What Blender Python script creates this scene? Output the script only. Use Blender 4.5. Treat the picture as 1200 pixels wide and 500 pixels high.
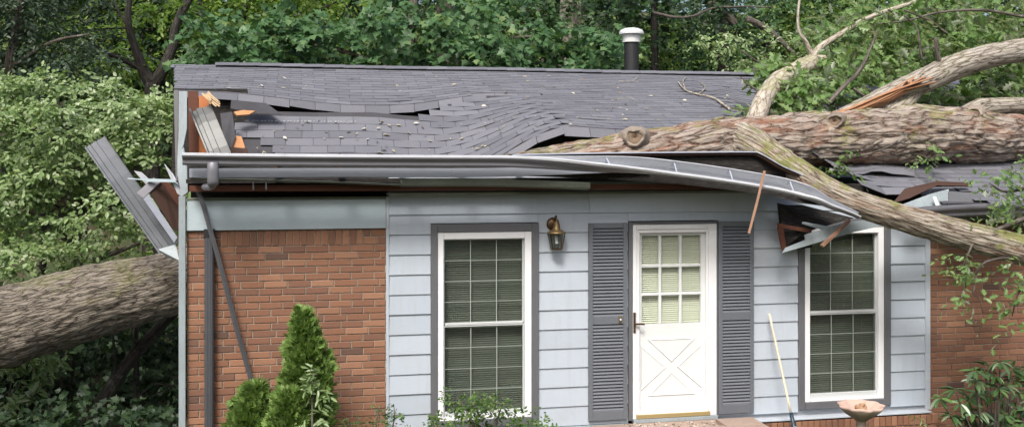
import bpy, math, random
import numpy as np
from mathutils import Vector, Matrix, noise
R = math.radians
random.seed(7); rng = np.random.default_rng(7)
scene = bpy.context.scene
for o in list(bpy.data.objects): bpy.data.objects.remove(o)
COL = scene.collection

# ------------------------------------------------------------------ camera
F = 1170.0; HOR = 188.0; CAMZ = 2.80; DIST = F/112.0; TH = math.atan(F/5800.0)
S_, C_ = math.sin(TH), math.cos(TH)
CX, CY = -DIST*S_, -DIST*C_
cam = bpy.data.cameras.new('camera'); cam.lens = 36*F/1200; cam.sensor_width = 36
cam.shift_y = -(250-HOR)/1200; cam.clip_end = 400; cam.clip_start = .1
camo = bpy.data.objects.new('camera', cam); COL.objects.link(camo)
camo.location = (CX, CY, CAMZ); camo.rotation_euler = (R(90), 0, -TH)
scene.camera = camo
# ------------------------------------------------------------------ light
SUN_EL, SUN_AZ = R(50), R(-24)      # azimuth measured from straight behind the camera, negative = left
world = bpy.data.worlds.new('World'); scene.world = world; world.use_nodes = True
wn = world.node_tree; wn.nodes.clear()
sky = wn.nodes.new('ShaderNodeTexSky'); sky.sky_type = 'NISHITA'; sky.sun_disc = False
sky.sun_elevation = SUN_EL; sky.sun_rotation = math.pi - SUN_AZ; sky.dust_density = 5.0; sky.air_density = .95; sky.ozone_density = 0.8
bg = wn.nodes.new('ShaderNodeBackground'); bg.inputs[1].default_value = .09
wo = wn.nodes.new('ShaderNodeOutputWorld')
wn.links.new(sky.outputs[0], bg.inputs[0]); wn.links.new(bg.outputs[0], wo.inputs[0])
sl = bpy.data.lights.new('sun', 'SUN'); sl.energy = 1.5; sl.angle = R(14); sl.color = (1, .98, .95)
so = bpy.data.objects.new('sun', sl); COL.objects.link(so)
sd = Vector((math.sin(SUN_AZ)*math.cos(SUN_EL), -math.cos(SUN_AZ)*math.cos(SUN_EL), math.sin(SUN_EL)))
so.rotation_euler = sd.to_track_quat('Z', 'Y').to_euler(); so.location = (-6, -12, 20)
scene.view_settings.view_transform = 'Standard'; scene.view_settings.look = 'None'
scene.view_settings.gamma = 1; scene.view_settings.exposure = 1.15
scene.render.engine = 'CYCLES'

# ------------------------------------------------------------------ helpers
def W(px, py, Y):
    """the world point on the plane y = Y that the photograph shows at pixel (px, py)"""
    r = (px-600)/F; b = Y-CY
    a = b*(r*C_+S_)/(C_-r*S_); d = a*S_+b*C_
    return Vector((a+CX, Y, CAMZ-(py-HOR)*d/F))
def WXp(px, Y): return W(px, 200, Y).x
EX = .204
def K(k): return CAMZ-EX*k            # heights counted in siding boards below eye level

def tag(o, label=None, cat=None, group=None, kind=None):
    if label: o['label'] = label
    if cat: o['category'] = cat
    if group: o['group'] = group
    if kind: o['kind'] = kind
    return o
def empty(name, loc=(0,0,0), label=None, cat=None, group=None):
    o = bpy.data.objects.new(name, None); o.location = loc; o.empty_display_size = .1
    COL.objects.link(o); return tag(o, label, cat, group)
def link(name, me, parent=None, loc=None):
    o = bpy.data.objects.new(name, me); COL.objects.link(o)
    if parent is not None:
        o.parent = parent
        w = Vector((0,0,0)); p = parent
        while p is not None: w += p.location; p = p.parent
        o.location = (Vector(loc) if loc is not None else Vector((0,0,0))) - w
    elif loc is not None: o.location = loc
    return o
class MB:
    """collects faces in world coordinates"""
    def __init__(s): s.v = []; s.f = []; s.m = []; s.cur = 0
    def add(s, vs, fs):
        b = len(s.v); s.v += [tuple(v) for v in vs]; s.f += [tuple(i+b for i in f) for f in fs]; s.m += [s.cur]*len(fs)
    def box(s, x0, x1, y0, y1, z0, z1):
        s.add([(x0,y0,z0),(x1,y0,z0),(x1,y1,z0),(x0,y1,z0),(x0,y0,z1),(x1,y0,z1),(x1,y1,z1),(x0,y1,z1)],
              [(3,2,1,0),(4,5,6,7),(0,1,5,4),(1,2,6,5),(2,3,7,6),(3,0,4,7)])
    def cbox(s, x0, x1, y0, y1, z0, z1, c=.003):
        """box with its front (-y) edges chamfered"""
        s.add([(x0,y1,z0),(x1,y1,z0),(x1,y1,z1),(x0,y1,z1),(x0,y0+c,z0),(x1,y0+c,z0),(x1,y0+c,z1),(x0,y0+c,z1),
               (x0+c,y0,z0+c),(x1-c,y0,z0+c),(x1-c,y0,z1-c),(x0+c,y0,z1-c)],
              [(8,9,10,11),(4,5,9,8),(5,6,10,9),(6,7,11,10),(7,4,8,11),(0,1,5,4),(1,2,6,5),(2,3,7,6),(3,0,4,7),(3,2,1,0)])
    def slab(s, quad, n, t):
        """quad (4 points) given thickness t along -n"""
        q = [Vector(p) for p in quad]; n = Vector(n).normalized()*t
        s.add(q+[p-n for p in q], [(0,1,2,3),(7,6,5,4),(0,4,5,1),(1,5,6,2),(2,6,7,3),(3,7,4,0)])
    def beam(s, a, b, w, h, up=(0,0,1)):
        a = Vector(a); b = Vector(b); d = (b-a).normalized(); u = Vector(up)
        x = d.cross(u); x = x.normalized() if x.length > 1e-5 else Vector((1,0,0)); u = x.cross(d)
        vs = []
        for p in (a, b):
            for i, j in ((-1,-1),(1,-1),(1,1),(-1,1)): vs.append(p+x*i*w/2+u*j*h/2)
        s.add(vs, [(0,1,2,3),(7,6,5,4),(0,4,5,1),(1,5,6,2),(2,6,7,3),(3,7,4,0)])
    def lathe(s, prof, c, n=20, axis=(0,0,1), mod=None):
        ax = Vector(axis).normalized(); q = ax.to_track_quat('Z','Y'); c = Vector(c); vs = []; fs = []
        for k, (r, z) in enumerate(prof):
            for i in range(n):
                a = 2*math.pi*i/n; rr = r*(mod(a, k) if mod else 1)
                vs.append(c+q@Vector((rr*math.cos(a), rr*math.sin(a), z)))
        for k in range(len(prof)-1):
            for i in range(n):
                j = (i+1) % n; fs.append((k*n+i, k*n+j, (k+1)*n+j, (k+1)*n+i))
        s.add(vs, fs)
    def sweep(s, path, prof, closed=False):
        """prof(i) -> list of offset vectors at path point i"""
        k = len(prof(0)); vs = []; fs = []
        for i, p in enumerate(path): vs += [Vector(p)+Vector(o) for o in prof(i)]
        m = k if closed else k-1
        for i in range(len(path)-1):
            for j in range(m):
                fs.append((i*k+j, i*k+(j+1)%k, (i+1)*k+(j+1)%k, (i+1)*k+j))
        s.add(vs, fs)
    def build(s, name, mat, parent=None, smooth=False, loc=None):
        me = bpy.data.meshes.new(name)
        off = Vector(loc) if loc is not None else Vector((0,0,0))
        me.from_pydata([tuple(Vector(v)-off) for v in s.v], [], s.f)
        for mm in (mat if isinstance(mat, (list, tuple)) else [mat]): me.materials.append(mm)
        if any(s.m): me.polygons.foreach_set('material_index', s.m)
        if smooth: me.polygons.foreach_set('use_smooth', [True]*len(me.polygons))
        me.update()
        return link(name, me, parent, loc)

# ------------------------------------------------------------------ materials
def mat(name):
    m = bpy.data.materials.new(name); m.use_nodes = True; nt = m.node_tree
    return m, nt, nt.nodes['Principled BSDF']
def N(nt, t, **kw):
    n = nt.nodes.new(t)
    for k, v in kw.items(): setattr(n, k, v)
    return n
def ramp(nt, fac, stops):
    r = N(nt, 'ShaderNodeValToRGB'); cr = r.color_ramp
    while len(cr.elements) < len(stops): cr.elements.new(.5)
    for e, (p, c) in zip(cr.elements, stops): e.position = p; e.color = (*c, 1)
    nt.links.new(fac, r.inputs[0]); return r.outputs[0]
def noise_tex(nt, vec, scale, detail=6, rough=.6, dist=0):
    n = N(nt, 'ShaderNodeTexNoise'); n.inputs['Scale'].default_value = scale; n.inputs['Detail'].default_value = detail
    n.inputs['Roughness'].default_value = rough; n.inputs['Distortion'].default_value = dist
    if vec is not None: nt.links.new(vec, n.inputs['Vector'])
    return n.outputs['Fac']
def mapping(nt, vec, sc):
    m = N(nt, 'ShaderNodeMapping'); m.inputs['Scale'].default_value = sc; nt.links.new(vec, m.inputs['Vector']); return m.outputs[0]
def mixc(nt, fac, a, b, mode='MIX'):
    m = N(nt, 'ShaderNodeMix', data_type='RGBA', blend_type=mode)
    for sock, v in ((m.inputs[0], fac), (m.inputs[6], a), (m.inputs[7], b)):
        if isinstance(v, (int, float)): sock.default_value = v
        elif isinstance(v, tuple): sock.default_value = (*v, 1)
        else: nt.links.new(v, sock)
    return m.outputs[2]
def math_(nt, op, a, b=0.0):
    m = N(nt, 'ShaderNodeMath', operation=op)
    for sock, v in ((m.inputs[0], a), (m.inputs[1], b)):
        if isinstance(v, (int, float)): sock.default_value = v
        else: nt.links.new(v, sock)
    return m.outputs[0]
def bump(nt, bsdf, h, strength=.3, dist=.01):
    b = N(nt, 'ShaderNodeBump'); b.inputs['Strength'].default_value = strength; b.inputs['Distance'].default_value = dist
    nt.links.new(h, b.inputs['Height']); nt.links.new(b.outputs[0], bsdf.inputs['Normal'])
def wpos(nt): return N(nt, 'ShaderNodeNewGeometry').outputs['Position']

def painted(name, col, rough=.5, var=.12, grain=(3, 3, 30), dirt=(.25,.24,.2), dirt_amt=.35, metal=0.0, bmp=.1):
    m, nt, b = mat(name); p = wpos(nt)
    n1 = noise_tex(nt, p, 2.2, 8, .65); n2 = noise_tex(nt, mapping(nt, p, grain), 4, 5)
    c = mixc(nt, ramp(nt, n1, [(.3, (0,0,0)), (.75, (1,1,1))]), tuple(x*(1-var) for x in col), tuple(min(1, x*(1+var*.6)) for x in col))
    d = ramp(nt, n2, [(.52, (0,0,0)), (.8, (1,1,1))])
    c = mixc(nt, math_(nt, 'MULTIPLY', d, dirt_amt), c, dirt)
    nt.links.new(c, b.inputs['Base Color']); b.inputs['Roughness'].default_value = rough; b.inputs['Metallic'].default_value = metal
    bump(nt, b, n2, bmp, .004); return m
def wood(name, c1, c2, rough=.8, scale=(40, 40, 3)):
    m, nt, b = mat(name); p = N(nt, 'ShaderNodeTexCoord').outputs['Object']
    n = noise_tex(nt, mapping(nt, p, scale), 1.0, 8, .7, .6); n2 = noise_tex(nt, p, 5, 4)
    c = mixc(nt, n, c1, c2); c = mixc(nt, math_(nt, 'MULTIPLY', n2, .35), c, tuple(x*.3 for x in c1))
    nt.links.new(c, b.inputs['Base Color']); b.inputs['Roughness'].default_value = rough; bump(nt, b, n, .4, .006); return m
def rnd_mat(name, stops, island, rough=.85, nscale=60, bstr=.35, bdist=.004, nvar=.35, patch=True, pcol=(.3,.28,.26)):
    """many alike pieces: colour from a random number for each piece"""
    m, nt, b = mat(name); p = wpos(nt)
    rv = N(nt, 'ShaderNodeNewGeometry').outputs['Random Per Island'] if island else N(nt, 'ShaderNodeObjectInfo').outputs['Random']
    c = ramp(nt, rv, stops); n = noise_tex(nt, p, nscale, 6, .7)
    c = mixc(nt, nvar, c, ramp(nt, n, [(.25, (.25,.25,.25)), (.75, (.8,.8,.8))]), 'OVERLAY')
    if patch:
        n3 = noise_tex(nt, p, 3.2, 6, .7)
        c = mixc(nt, math_(nt, 'MULTIPLY', ramp(nt, n3, [(.5,(0,0,0)),(.8,(1,1,1))]), .22), c, pcol)
    nt.links.new(c, b.inputs['Base Color']); b.inputs['Roughness'].default_value = rough
    bump(nt, b, n, bstr, bdist); return m
BR = [(0,(.10,.060,.045)),(.05,(.175,.088,.057)),(.4,(.222,.105,.061)),(.8,(.255,.126,.072)),(1,(.31,.160,.095))]
M = {}
M['brick'] = rnd_mat('brick_single', BR, False, pcol=(.23,.14,.10)); M['brick_m'] = rnd_mat('brick_mass', BR, True, pcol=(.23,.14,.10))
SH = [(0,(.108,.110,.126)),(.5,(.128,.131,.150)),(1,(.155,.158,.177))]
M['shingle'] = rnd_mat('shingle_single', SH, False, .9, 160, .5, .003, .5, True, (.22,.21,.205)); M['shingle_m'] = rnd_mat('shingle_mass', SH, True, .9, 160, .5, .003, .5, True, (.22,.21,.205))
M['mortar'] = painted('mortar', (.36,.32,.26), .95, .2, (8,8,8), (.16,.14,.12), .5, 0, .5)
M['siding'] = painted('siding_paint', (.47,.515,.565), .55, .09, (2,2,26), (.24,.25,.25), .35)
def siding():
    m, nt, b = mat('siding_board'); p = wpos(nt); rv = N(nt, 'ShaderNodeObjectInfo').outputs['Random']
    c = ramp(nt, rv, [(0,(.41,.465,.525)),(1,(.465,.52,.58))])
    st = noise_tex(nt, mapping(nt, p, (9,9,.8)), 1.5, 7, .7); bl = noise_tex(nt, p, 3.0, 8, .75); fn = noise_tex(nt, mapping(nt, p, (1.5,8,60)), 2, 5)
    c = mixc(nt, math_(nt, 'MULTIPLY', ramp(nt, st, [(.5,(0,0,0)),(.75,(1,1,1))]), .30), c, (.30,.32,.32))
    c = mixc(nt, math_(nt, 'MULTIPLY', ramp(nt, bl, [(.52,(0,0,0)),(.7,(1,1,1))]), .22), c, (.36,.36,.34))
    c = mixc(nt, math_(nt, 'MULTIPLY', fn, .12), c, (.30,.33,.35))
    nt.links.new(c, b.inputs['Base Color']); b.inputs['Roughness'].default_value = .55; bump(nt, b, math_(nt, 'ADD', fn, bl), .16, .006); return m
M['board'] = siding()
M['frieze'] = painted('frieze_paint', (.42,.50,.535), .5, .08, (2,2,10), (.25,.26,.25), .25)
M['trim'] = painted('trim_paint', (.122,.125,.135), .5, .12, (14,14,3), (.2,.2,.2), .25)
M['shutter'] = painted('shutter_paint', (.132,.146,.165), .5, .1, (10,10,10), (.23,.23,.24), .25)
M['bowl_out'] = painted('stained_clay', (.33,.27,.20), .85, .3, (10,10,10), (.16,.15,.09), .6, 0, .4)
M['torn_alu'] = painted('torn_metal', (.21,.225,.245), .38, .15, (3,3,8), (.12,.12,.13), .4, .15)
M['white'] = painted('white_paint', (.80,.81,.82), .4, .04, (10,10,4), (.55,.54,.5), .18)
M['corner'] = painted('corner_paint', (.30,.35,.37), .55, .2, (16,16,3), (.14,.13,.1), .5)
M['alu'] = painted('coated_metal', (.20,.20,.222), .34, .12, (2,8,8), (.12,.12,.12), .35, .25)
M['alu_in'] = painted('pale_metal', (.55,.57,.60), .4, .12, (2,8,8), (.25,.25,.25), .4, .1)
M['fascia'] = painted('fascia_metal', (.40,.43,.50), .4, .1, (1,8,8), (.2,.2,.2), .3, .1)
M['spout'] = painted('downspout_metal', (.098,.103,.115), .4, .15, (14,14,2), (.2,.19,.18), .4, .3)
M['trim_metal'] = painted('trim_metal', (.11,.116,.112), .45, .12, (3,3,8), (.1,.1,.1), .35, .1)
M['black'] = painted('black_paint', (.018,.018,.019), .5, .3, (10,10,4), (.05,.05,.05), .4)
M['felt'] = painted('roofing_felt', (.055,.054,.06), .9, .3, (20,20,20), (.1,.1,.1), .5, 0, .6)
M['dark'] = painted('attic_dark', (.012,.010,.009), .9, .3)  # near-black colour stands in for the shade of attic and eave gaps
M['inner'] = painted('inner_wall', (.25,.24,.22), .9, .1)
M['soffit'] = painted('soffit_board', (.17,.19,.15), .8, .25, (3,12,12), (.05,.05,.04), .6)
M['wood_red'] = wood('wood_red', (.075,.027,.014), (.16,.055,.028), .8, (3,40,40))
M['wood_stud'] = wood('wood_stud', (.45,.15,.05), (.62,.24,.09))
M['wood_ply'] = wood('wood_ply', (.48,.2,.08), (.66,.36,.17), .8, (4,30,30))
M['wood_pale'] = wood('wood_pale', (.60,.42,.25), (.75,.58,.38))
M['wood_dark'] = wood('wood_dark', (.035,.017,.011), (.085,.037,.022))
M['handle_wood'] = wood('handle_wood', (.68,.60,.44), (.8,.73,.58), .5)
M['stone'] = rnd_mat('litter_stone', [(0,(.10,.07,.05)),(.4,(.28,.22,.17)),(1,(.55,.48,.42))], True)
M['slab'] = painted('step_stone', (.36,.27,.22), .9, .25, (6,6,6), (.16,.11,.08), .5, 0, .5)
M['terra'] = painted('terracotta', (.56,.40,.33), .8, .22, (9,9,9), (.28,.24,.15), .55, 0, .4)
M['blue'] = painted('tool_blue', (.012,.035,.06), .35, .2)
M['grey_cap'] = painted('vent_cap', (.62,.63,.61), .5, .06, (6,6,6), (.35,.34,.3), .4)
M['cord'] = painted('cord', (.35,.36,.36), .6)
def brass():
    m, nt, b = mat('brass'); b.inputs['Base Color'].default_value = (.25,.175,.085,1); b.inputs['Metallic'].default_value = .7; b.inputs['Roughness'].default_value = .45
    return m
M['brass'] = brass()
def bronze():
    m, nt, b = mat('bronze'); b.inputs['Base Color'].default_value = (.14,.085,.045,1); b.inputs['Metallic'].default_value = .7; b.inputs['Roughness'].default_value = .4
    return m
M['bronze'] = bronze()
def kick():
    m, nt, b = mat('kick_brass'); b.inputs['Base Color'].default_value = (.46,.36,.17,1); b.inputs['Metallic'].default_value = .5; b.inputs['Roughness'].default_value = .45
    return m
M['kick'] = kick()
def glass(name, tint, refl):
    m, nt, b = mat(name); nt.nodes.remove(b); out = nt.nodes['Material Output']
    t = N(nt, 'ShaderNodeBsdfTransparent'); t.inputs[0].default_value = (*tint, 1)
    g = N(nt, 'ShaderNodeBsdfGlossy'); g.inputs['Roughness'].default_value = .015
    lw = N(nt, 'ShaderNodeLayerWeight'); lw.inputs[0].default_value = .5
    f = math_(nt, 'ADD', math_(nt, 'MULTIPLY', math_(nt, 'POWER', lw.outputs['Facing'], 5.0), .9), .04*refl)
    nb = N(nt, 'ShaderNodeBump'); nb.inputs['Strength'].default_value = .05; nb.inputs['Distance'].default_value = .02
    nt.links.new(noise_tex(nt, wpos(nt), 2.5, 2), nb.inputs['Height']); nt.links.new(nb.outputs[0], g.inputs['Normal'])
    mx = N(nt, 'ShaderNodeMixShader'); nt.links.new(f, mx.inputs[0]); nt.links.new(t.outputs[0], mx.inputs[1]); nt.links.new(g.outputs[0], mx.inputs[2])
    nt.links.new(mx.outputs[0], out.inputs[0]); return m
M['pane'] = glass('window_glass', (.72,.75,.72), 1.5)
M['pane_door'] = glass('door_glass', (.985,.99,.985), .6)
M['lamp_glass'] = glass('lamp_glass', (.8,.83,.8), 1.6)
def blind(name, c):
    m, nt, b = mat(name); b.inputs['Base Color'].default_value = (*c, 1); b.inputs['Roughness'].default_value = .6; return m
M['blind'] = blind('blind_slat', (.36,.365,.34)); M['blind_d'] = blind('door_blind', (.74,.77,.62))
M['sash'] = blind('sash_grey', (.50,.52,.52))
M['muntin'] = blind('muntin_grey', (.45,.47,.45))

def bark(name, c_lo, c_mid, c_hi, su=9, sv=2.2, moss=0.0, red=0.0, lichen=.3, bdist=.03):
    """furrowed bark, drawn in the trunk's own (round, along) coordinates"""
    m, nt, b = mat(name); uv = N(nt, 'ShaderNodeUVMap').outputs[0]; p = wpos(nt)
    v = mapping(nt, uv, (su, sv, 1))
    n1 = noise_tex(nt, v, 1.0, 10, .68, .5)
    n1b = noise_tex(nt, mapping(nt, uv, (su*1.6, sv*2.6, 1)), 1.0, 9, .72, .6)
    vo = N(nt, 'ShaderNodeTexVoronoi', feature='DISTANCE_TO_EDGE'); vo.inputs['Scale'].default_value = 1.0; vo.inputs['Randomness'].default_value = 1
    wv = mixc(nt, .55, mapping(nt, uv, (su, sv*.7, 1)), N_out_color(nt, mapping(nt, uv, (su*1.4, sv*1.6, 1))), 'ADD'); nt.links.new(wv, vo.inputs['Vector'])
    edge = ramp(nt, vo.outputs['Distance'], [(0,(0,0,0)),(.05,(.55,.55,.55)),(.2,(1,1,1))])
    h = math_(nt, 'MULTIPLY', math_(nt, 'ADD', math_(nt, 'MULTIPLY', edge, .38), math_(nt, 'ADD', math_(nt, 'MULTIPLY', n1, .4), math_(nt, 'MULTIPLY', n1b, .5))), .78)
    c = ramp(nt, h, [(.34, c_lo), (.50, c_mid), (.72, c_hi)])
    fine = noise_tex(nt, p, 45, 5, .7); c = mixc(nt, .5, c, ramp(nt, fine, [(.25,(.28,.28,.28)),(.75,(.75,.75,.75))]), 'OVERLAY')
    if red:
        n2 = noise_tex(nt, mapping(nt, uv, (3, .8, 1)), 1.0, 7, .7, .3)
        c = mixc(nt, math_(nt, 'MULTIPLY', ramp(nt, n2, [(.5,(0,0,0)),(.62,(1,1,1))]), red), c, (.27,.115,.065))
    if lichen:
        n3 = noise_tex(nt, p, 7, 8, .75)
        c = mixc(nt, math_(nt, 'MULTIPLY', ramp(nt, n3, [(.56,(0,0,0)),(.66,(1,1,1))]), lichen), c, (.47,.47,.41))
    if moss:
        n4 = noise_tex(nt, p, 2.6, 9, .75); n5 = noise_tex(nt, p, 26, 4, .7)
        sep = N(nt, 'ShaderNodeSeparateXYZ'); nt.links.new(N(nt, 'ShaderNodeNewGeometry').outputs['Normal'], sep.inputs[0])
        k = math_(nt, 'ADD', n4, math_(nt, 'MULTIPLY', sep.outputs[2], .10)); k = math_(nt, 'ADD', k, math_(nt, 'MULTIPLY', n5, .22))
        c = mixc(nt, math_(nt, 'MULTIPLY', ramp(nt, k, [(.68,(0,0,0)),(.78,(1,1,1))]), moss), c, (.19,.20,.05))
    nt.links.new(c, b.inputs['Base Color']); b.inputs['Roughness'].default_value = .95
    bump(nt, b, h, 1.0, bdist); return m
def N_out_color(nt, v):
    n = N(nt, 'ShaderNodeTexNoise'); n.inputs['Scale'].default_value = 1.3; n.inputs['Detail'].default_value = 4
    nt.links.new(v, n.inputs['Vector']); return n.outputs['Color']
M['bark_trunk'] = bark('bark_trunk', (.03,.021,.015), (.165,.122,.095), (.37,.325,.28), 14, 3.6, .75, .6, .5)
M['bark_fork'] = bark('bark_fork', (.045,.033,.02), (.20,.16,.12), (.43,.39,.32), 20, 3.6, .9, .35, .4)
M['bark_grey'] = bark('bark_grey', (.05,.042,.03), (.21,.18,.145), (.42,.385,.33), 22, 4.0, .25, 0, .5, .02)
M['bark_root'] = bark('bark_root', (.022,.018,.014), (.115,.094,.070), (.26,.23,.19), 22, 6.5, .3, 0, .2)
M['bark_dark'] = bark('bark_dark', (.008,.007,.006), (.022,.019,.016), (.055,.048,.04), 20, 4, 0, 0, .15, .01)
M['bark_mid'] = bark('bark_mid', (.025,.02,.016), (.075,.062,.05), (.15,.13,.11), 16, 3, 0, 0, .3, .01)
M['bark_pale'] = bark('bark_pale', (.11,.085,.06), (.31,.265,.21), (.50,.46,.39), 14, 6, .5, 0, .6, .01)

def leaf(name, stops, trans=.35, rough=.5, spec=.35, under=None):
    m, nt, b = mat(name); out = nt.nodes['Material Output']; g = N(nt, 'ShaderNodeNewGeometry')
    c = ramp(nt, g.outputs['Random Per Island'], stops)
    big = noise_tex(nt, g.outputs['Position'], .9, 3)
    c = mixc(nt, .5, c, ramp(nt, big, [(.3,(.36,.36,.36)),(.7,(.64,.64,.64))]), 'OVERLAY')
    if under: c = mixc(nt, g.outputs['Backfacing'], c, under)
    nt.links.new(c, b.inputs['Base Color']); b.inputs['Roughness'].default_value = rough; b.inputs['Specular IOR Level'].default_value = spec
    t = N(nt, 'ShaderNodeBsdfTranslucent'); nt.links.new(mixc(nt, 1.0, c, (1.0,1.0,.55), 'MULTIPLY'), t.inputs[0])
    mx = N(nt, 'ShaderNodeMixShader'); mx.inputs[0].default_value = trans
    nt.links.new(b.outputs[0], mx.inputs[1]); nt.links.new(t.outputs[0], mx.inputs[2]); nt.links.new(mx.outputs[0], out.inputs[0])
    return m
M['lf_dog'] = leaf('leaf_dogwood', [(0,(.11,.19,.06)),(.3,(.20,.30,.11)),(.75,(.31,.41,.19)),(1,(.46,.53,.34))], .38, .42, .5)
M['lf_maple'] = leaf('leaf_maple', [(0,(.045,.10,.04)),(.5,(.08,.17,.065)),(.85,(.12,.23,.095)),(1,(.19,.28,.10))], .4, .42)
M['lf_bright'] = leaf('leaf_bright', [(0,(.08,.17,.025)),(.5,(.14,.25,.04)),(1,(.26,.34,.08))], .5)
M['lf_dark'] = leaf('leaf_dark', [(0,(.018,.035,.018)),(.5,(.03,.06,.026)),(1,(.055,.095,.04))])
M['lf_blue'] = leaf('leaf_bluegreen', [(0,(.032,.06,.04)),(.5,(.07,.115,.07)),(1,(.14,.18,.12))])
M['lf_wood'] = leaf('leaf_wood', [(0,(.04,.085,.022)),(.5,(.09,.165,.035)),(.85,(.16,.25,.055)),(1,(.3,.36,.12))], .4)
M['lf_oak'] = leaf('leaf_oak', [(0,(.09,.18,.045)),(.5,(.15,.26,.075)),(1,(.24,.35,.13))], .4, .45, .5, (.38,.43,.32))
M['lf_thuja'] = leaf('leaf_thuja', [(0,(.11,.20,.05)),(.5,(.18,.29,.07)),(1,(.26,.37,.11))], .3)
M['lf_rhod'] = leaf('leaf_rhododendron', [(0,(.04,.085,.025)),(.5,(.055,.12,.035)),(1,(.09,.16,.045))], .2, .32, .5)
M['lf_azal'] = leaf('leaf_azalea', [(0,(.05,.11,.03)),(.5,(.09,.17,.045)),(1,(.17,.24,.07))], .3, .4)

# ------------------------------------------------------------------ tubes and leaves
def spline(pts, per=10):
    """Catmull-Rom through rows of numbers"""
    P = np.array(pts, float); P = np.vstack([2*P[0]-P[1], P, 2*P[-1]-P[-2]]); out = []
    for i in range(1, len(P)-2):
        for k in range(per):
            t = k/per; a, b, c, d = P[i-1], P[i], P[i+1], P[i+2]
            out.append(.5*((2*b)+(-a+c)*t+(2*a-5*b+4*c-d)*t*t+(-a+3*b-3*c+d)*t**3))
    out.append(P[-2]); return np.array(out)
class Tubes:
    """tapered round limbs with (round, along) uv; one mesh"""
    def __init__(s): s.v = []; s.f = []; s.uv = []
    def add(s, pts, seg=10, per=6, rough=0.0, rs=3.0, cap=True):
        P = spline(pts, per); n = len(P); b = len(s.v); ln = 0; prev = None; x = None
        rad0 = max(P[:,3].max(), .01)
        for i in range(n):
            p = Vector(P[i,:3]); t = Vector(P[min(i+1,n-1),:3]-P[max(i-1,0),:3]).normalized()
            if x is None:
                x = t.cross(Vector((.13,.21,.97))); x = x.normalized() if x.length > .01 else Vector((1,0,0))
            else: x = (x-t*x.dot(t)).normalized()
            y = t.cross(x)
            if prev is not None: ln += (p-prev).length
            prev = p
            for j in range(seg):
                a = 2*math.pi*j/seg; d = x*math.cos(a)+y*math.sin(a); r = P[i,3]
                if rough:
                    q = p+d*r
                    r *= 1+rough*noise.noise(q*rs)+rough*.6*noise.noise(q*rs*3.1)
                    fu = noise.noise(Vector((math.cos(a)*4.2, math.sin(a)*4.2, ln*1.1)))
                    r *= 1+rough*.8*(abs(fu)-.25)
                    if seg > 40:
                        cc = Vector((math.cos(a)*rad0*9, math.sin(a)*rad0*9, ln*2.6)); cc += noise.noise_vector(cc*.9)*.5
                        dv = noise.voronoi(cc)[0]; r -= .020*max(0, 1-(dv[1]-dv[0])/.22)*min(1, rad0*3.2)
                s.v.append(p+d*r); s.uv.append((j/seg*2*math.pi*rad0, ln, 1))
        for i in range(n-1):
            for j in range(seg):
                k = (j+1) % seg; u0 = j/seg*2*math.pi*rad0; u1 = (j+1)/seg*2*math.pi*rad0
                l0, l1 = s.uv[b+i*seg][1], s.uv[b+(i+1)*seg][1]
                s.f.append(((b+i*seg+j, b+i*seg+k, b+(i+1)*seg+k, b+(i+1)*seg+j), ((u0,l0),(u1,l0),(u1,l1),(u0,l1))))
        if cap:
            for e, rev in ((0, True), (n-1, False)):
                idx = [b+e*seg+j for j in range(seg)]
                if rev: idx = idx[::-1]
                s.f.append((tuple(idx), tuple((math.cos(2*math.pi*j/seg)*.1, math.sin(2*math.pi*j/seg)*.1) for j in range(seg))))
        return P
    def build(s, name, m, parent=None):
        me = bpy.data.meshes.new(name); me.from_pydata([tuple(v) for v in s.v], [], [f[0] for f in s.f])
        ul = me.uv_layers.new(name='UVMap'); ul.data.foreach_set('uv', [c for f in s.f for q in f[1] for c in q])
        me.polygons.foreach_set('use_smooth', [True]*len(me.polygons)); me.materials.append(m); me.update()
        return link(name, me, parent)

def half_leaf(outline, fold=.12, droop=.12):
    """leaf along +x: outline is the left edge from base to tip; both halves fold up from the midrib"""
    n = len(outline); v = [(x, y, abs(y)*fold-droop*x*x) for x, y in outline]
    v += [(x, -y, abs(y)*fold-droop*x*x) for x, y in outline[1:-1]]
    r = list(range(n)); l = [0]+[n+i for i in range(n-2)]+[n-1]
    return np.array(v), [tuple(r[::-1]), tuple(l)]
LEAF = {
 'dog': half_leaf([(0,0),(.2,.2),(.45,.29),(.75,.2),(1,0)], .1, .15),
 'ovate': half_leaf([(0,0),(.28,.2),(.62,.21),(1,0)]),
 'long': half_leaf([(0,0),(.3,.12),(.7,.13),(1,0)], .15, .25),
 'maple': half_leaf([(0,0),(.06,.3),(.0,.46),(.24,.36),(.42,.62),(.5,.3),(.66,.28),(.72,.14),(1,0)], .1, .15),
 'oak': half_leaf([(0,0),(.2,.07),(.3,.25),(.42,.1),(.56,.34),(.66,.12),(.8,.24),(.86,.09),(1,0)], .15, .2),
 'rhod': half_leaf([(0,0),(.12,.07),(.4,.16),(.7,.15),(.92,.06),(1,0)], .18, .25),
}
def frond():
    v = []; f = []
    for a, l, o in ((0,1,0),(.55,.6,.15),(-.55,.6,.15),(.5,.5,.42),(-.5,.5,.42)):
        c, s = math.cos(a), math.sin(a); b = len(v); w = .065
        for x, y in ((0,-w),(l*.6,-w*1.2),(l,0),(l*.6,w*1.2),(0,w)):
            v.append((o+x*c-y*s, x*s+y*c, .04*math.sin(9*x)))
        f.append(tuple(range(b, b+5)))
    return np.array(v), f
LEAF['frond'] = frond()
def norm(a): return a/np.maximum(np.linalg.norm(a, axis=1, keepdims=True), 1e-9)
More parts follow.
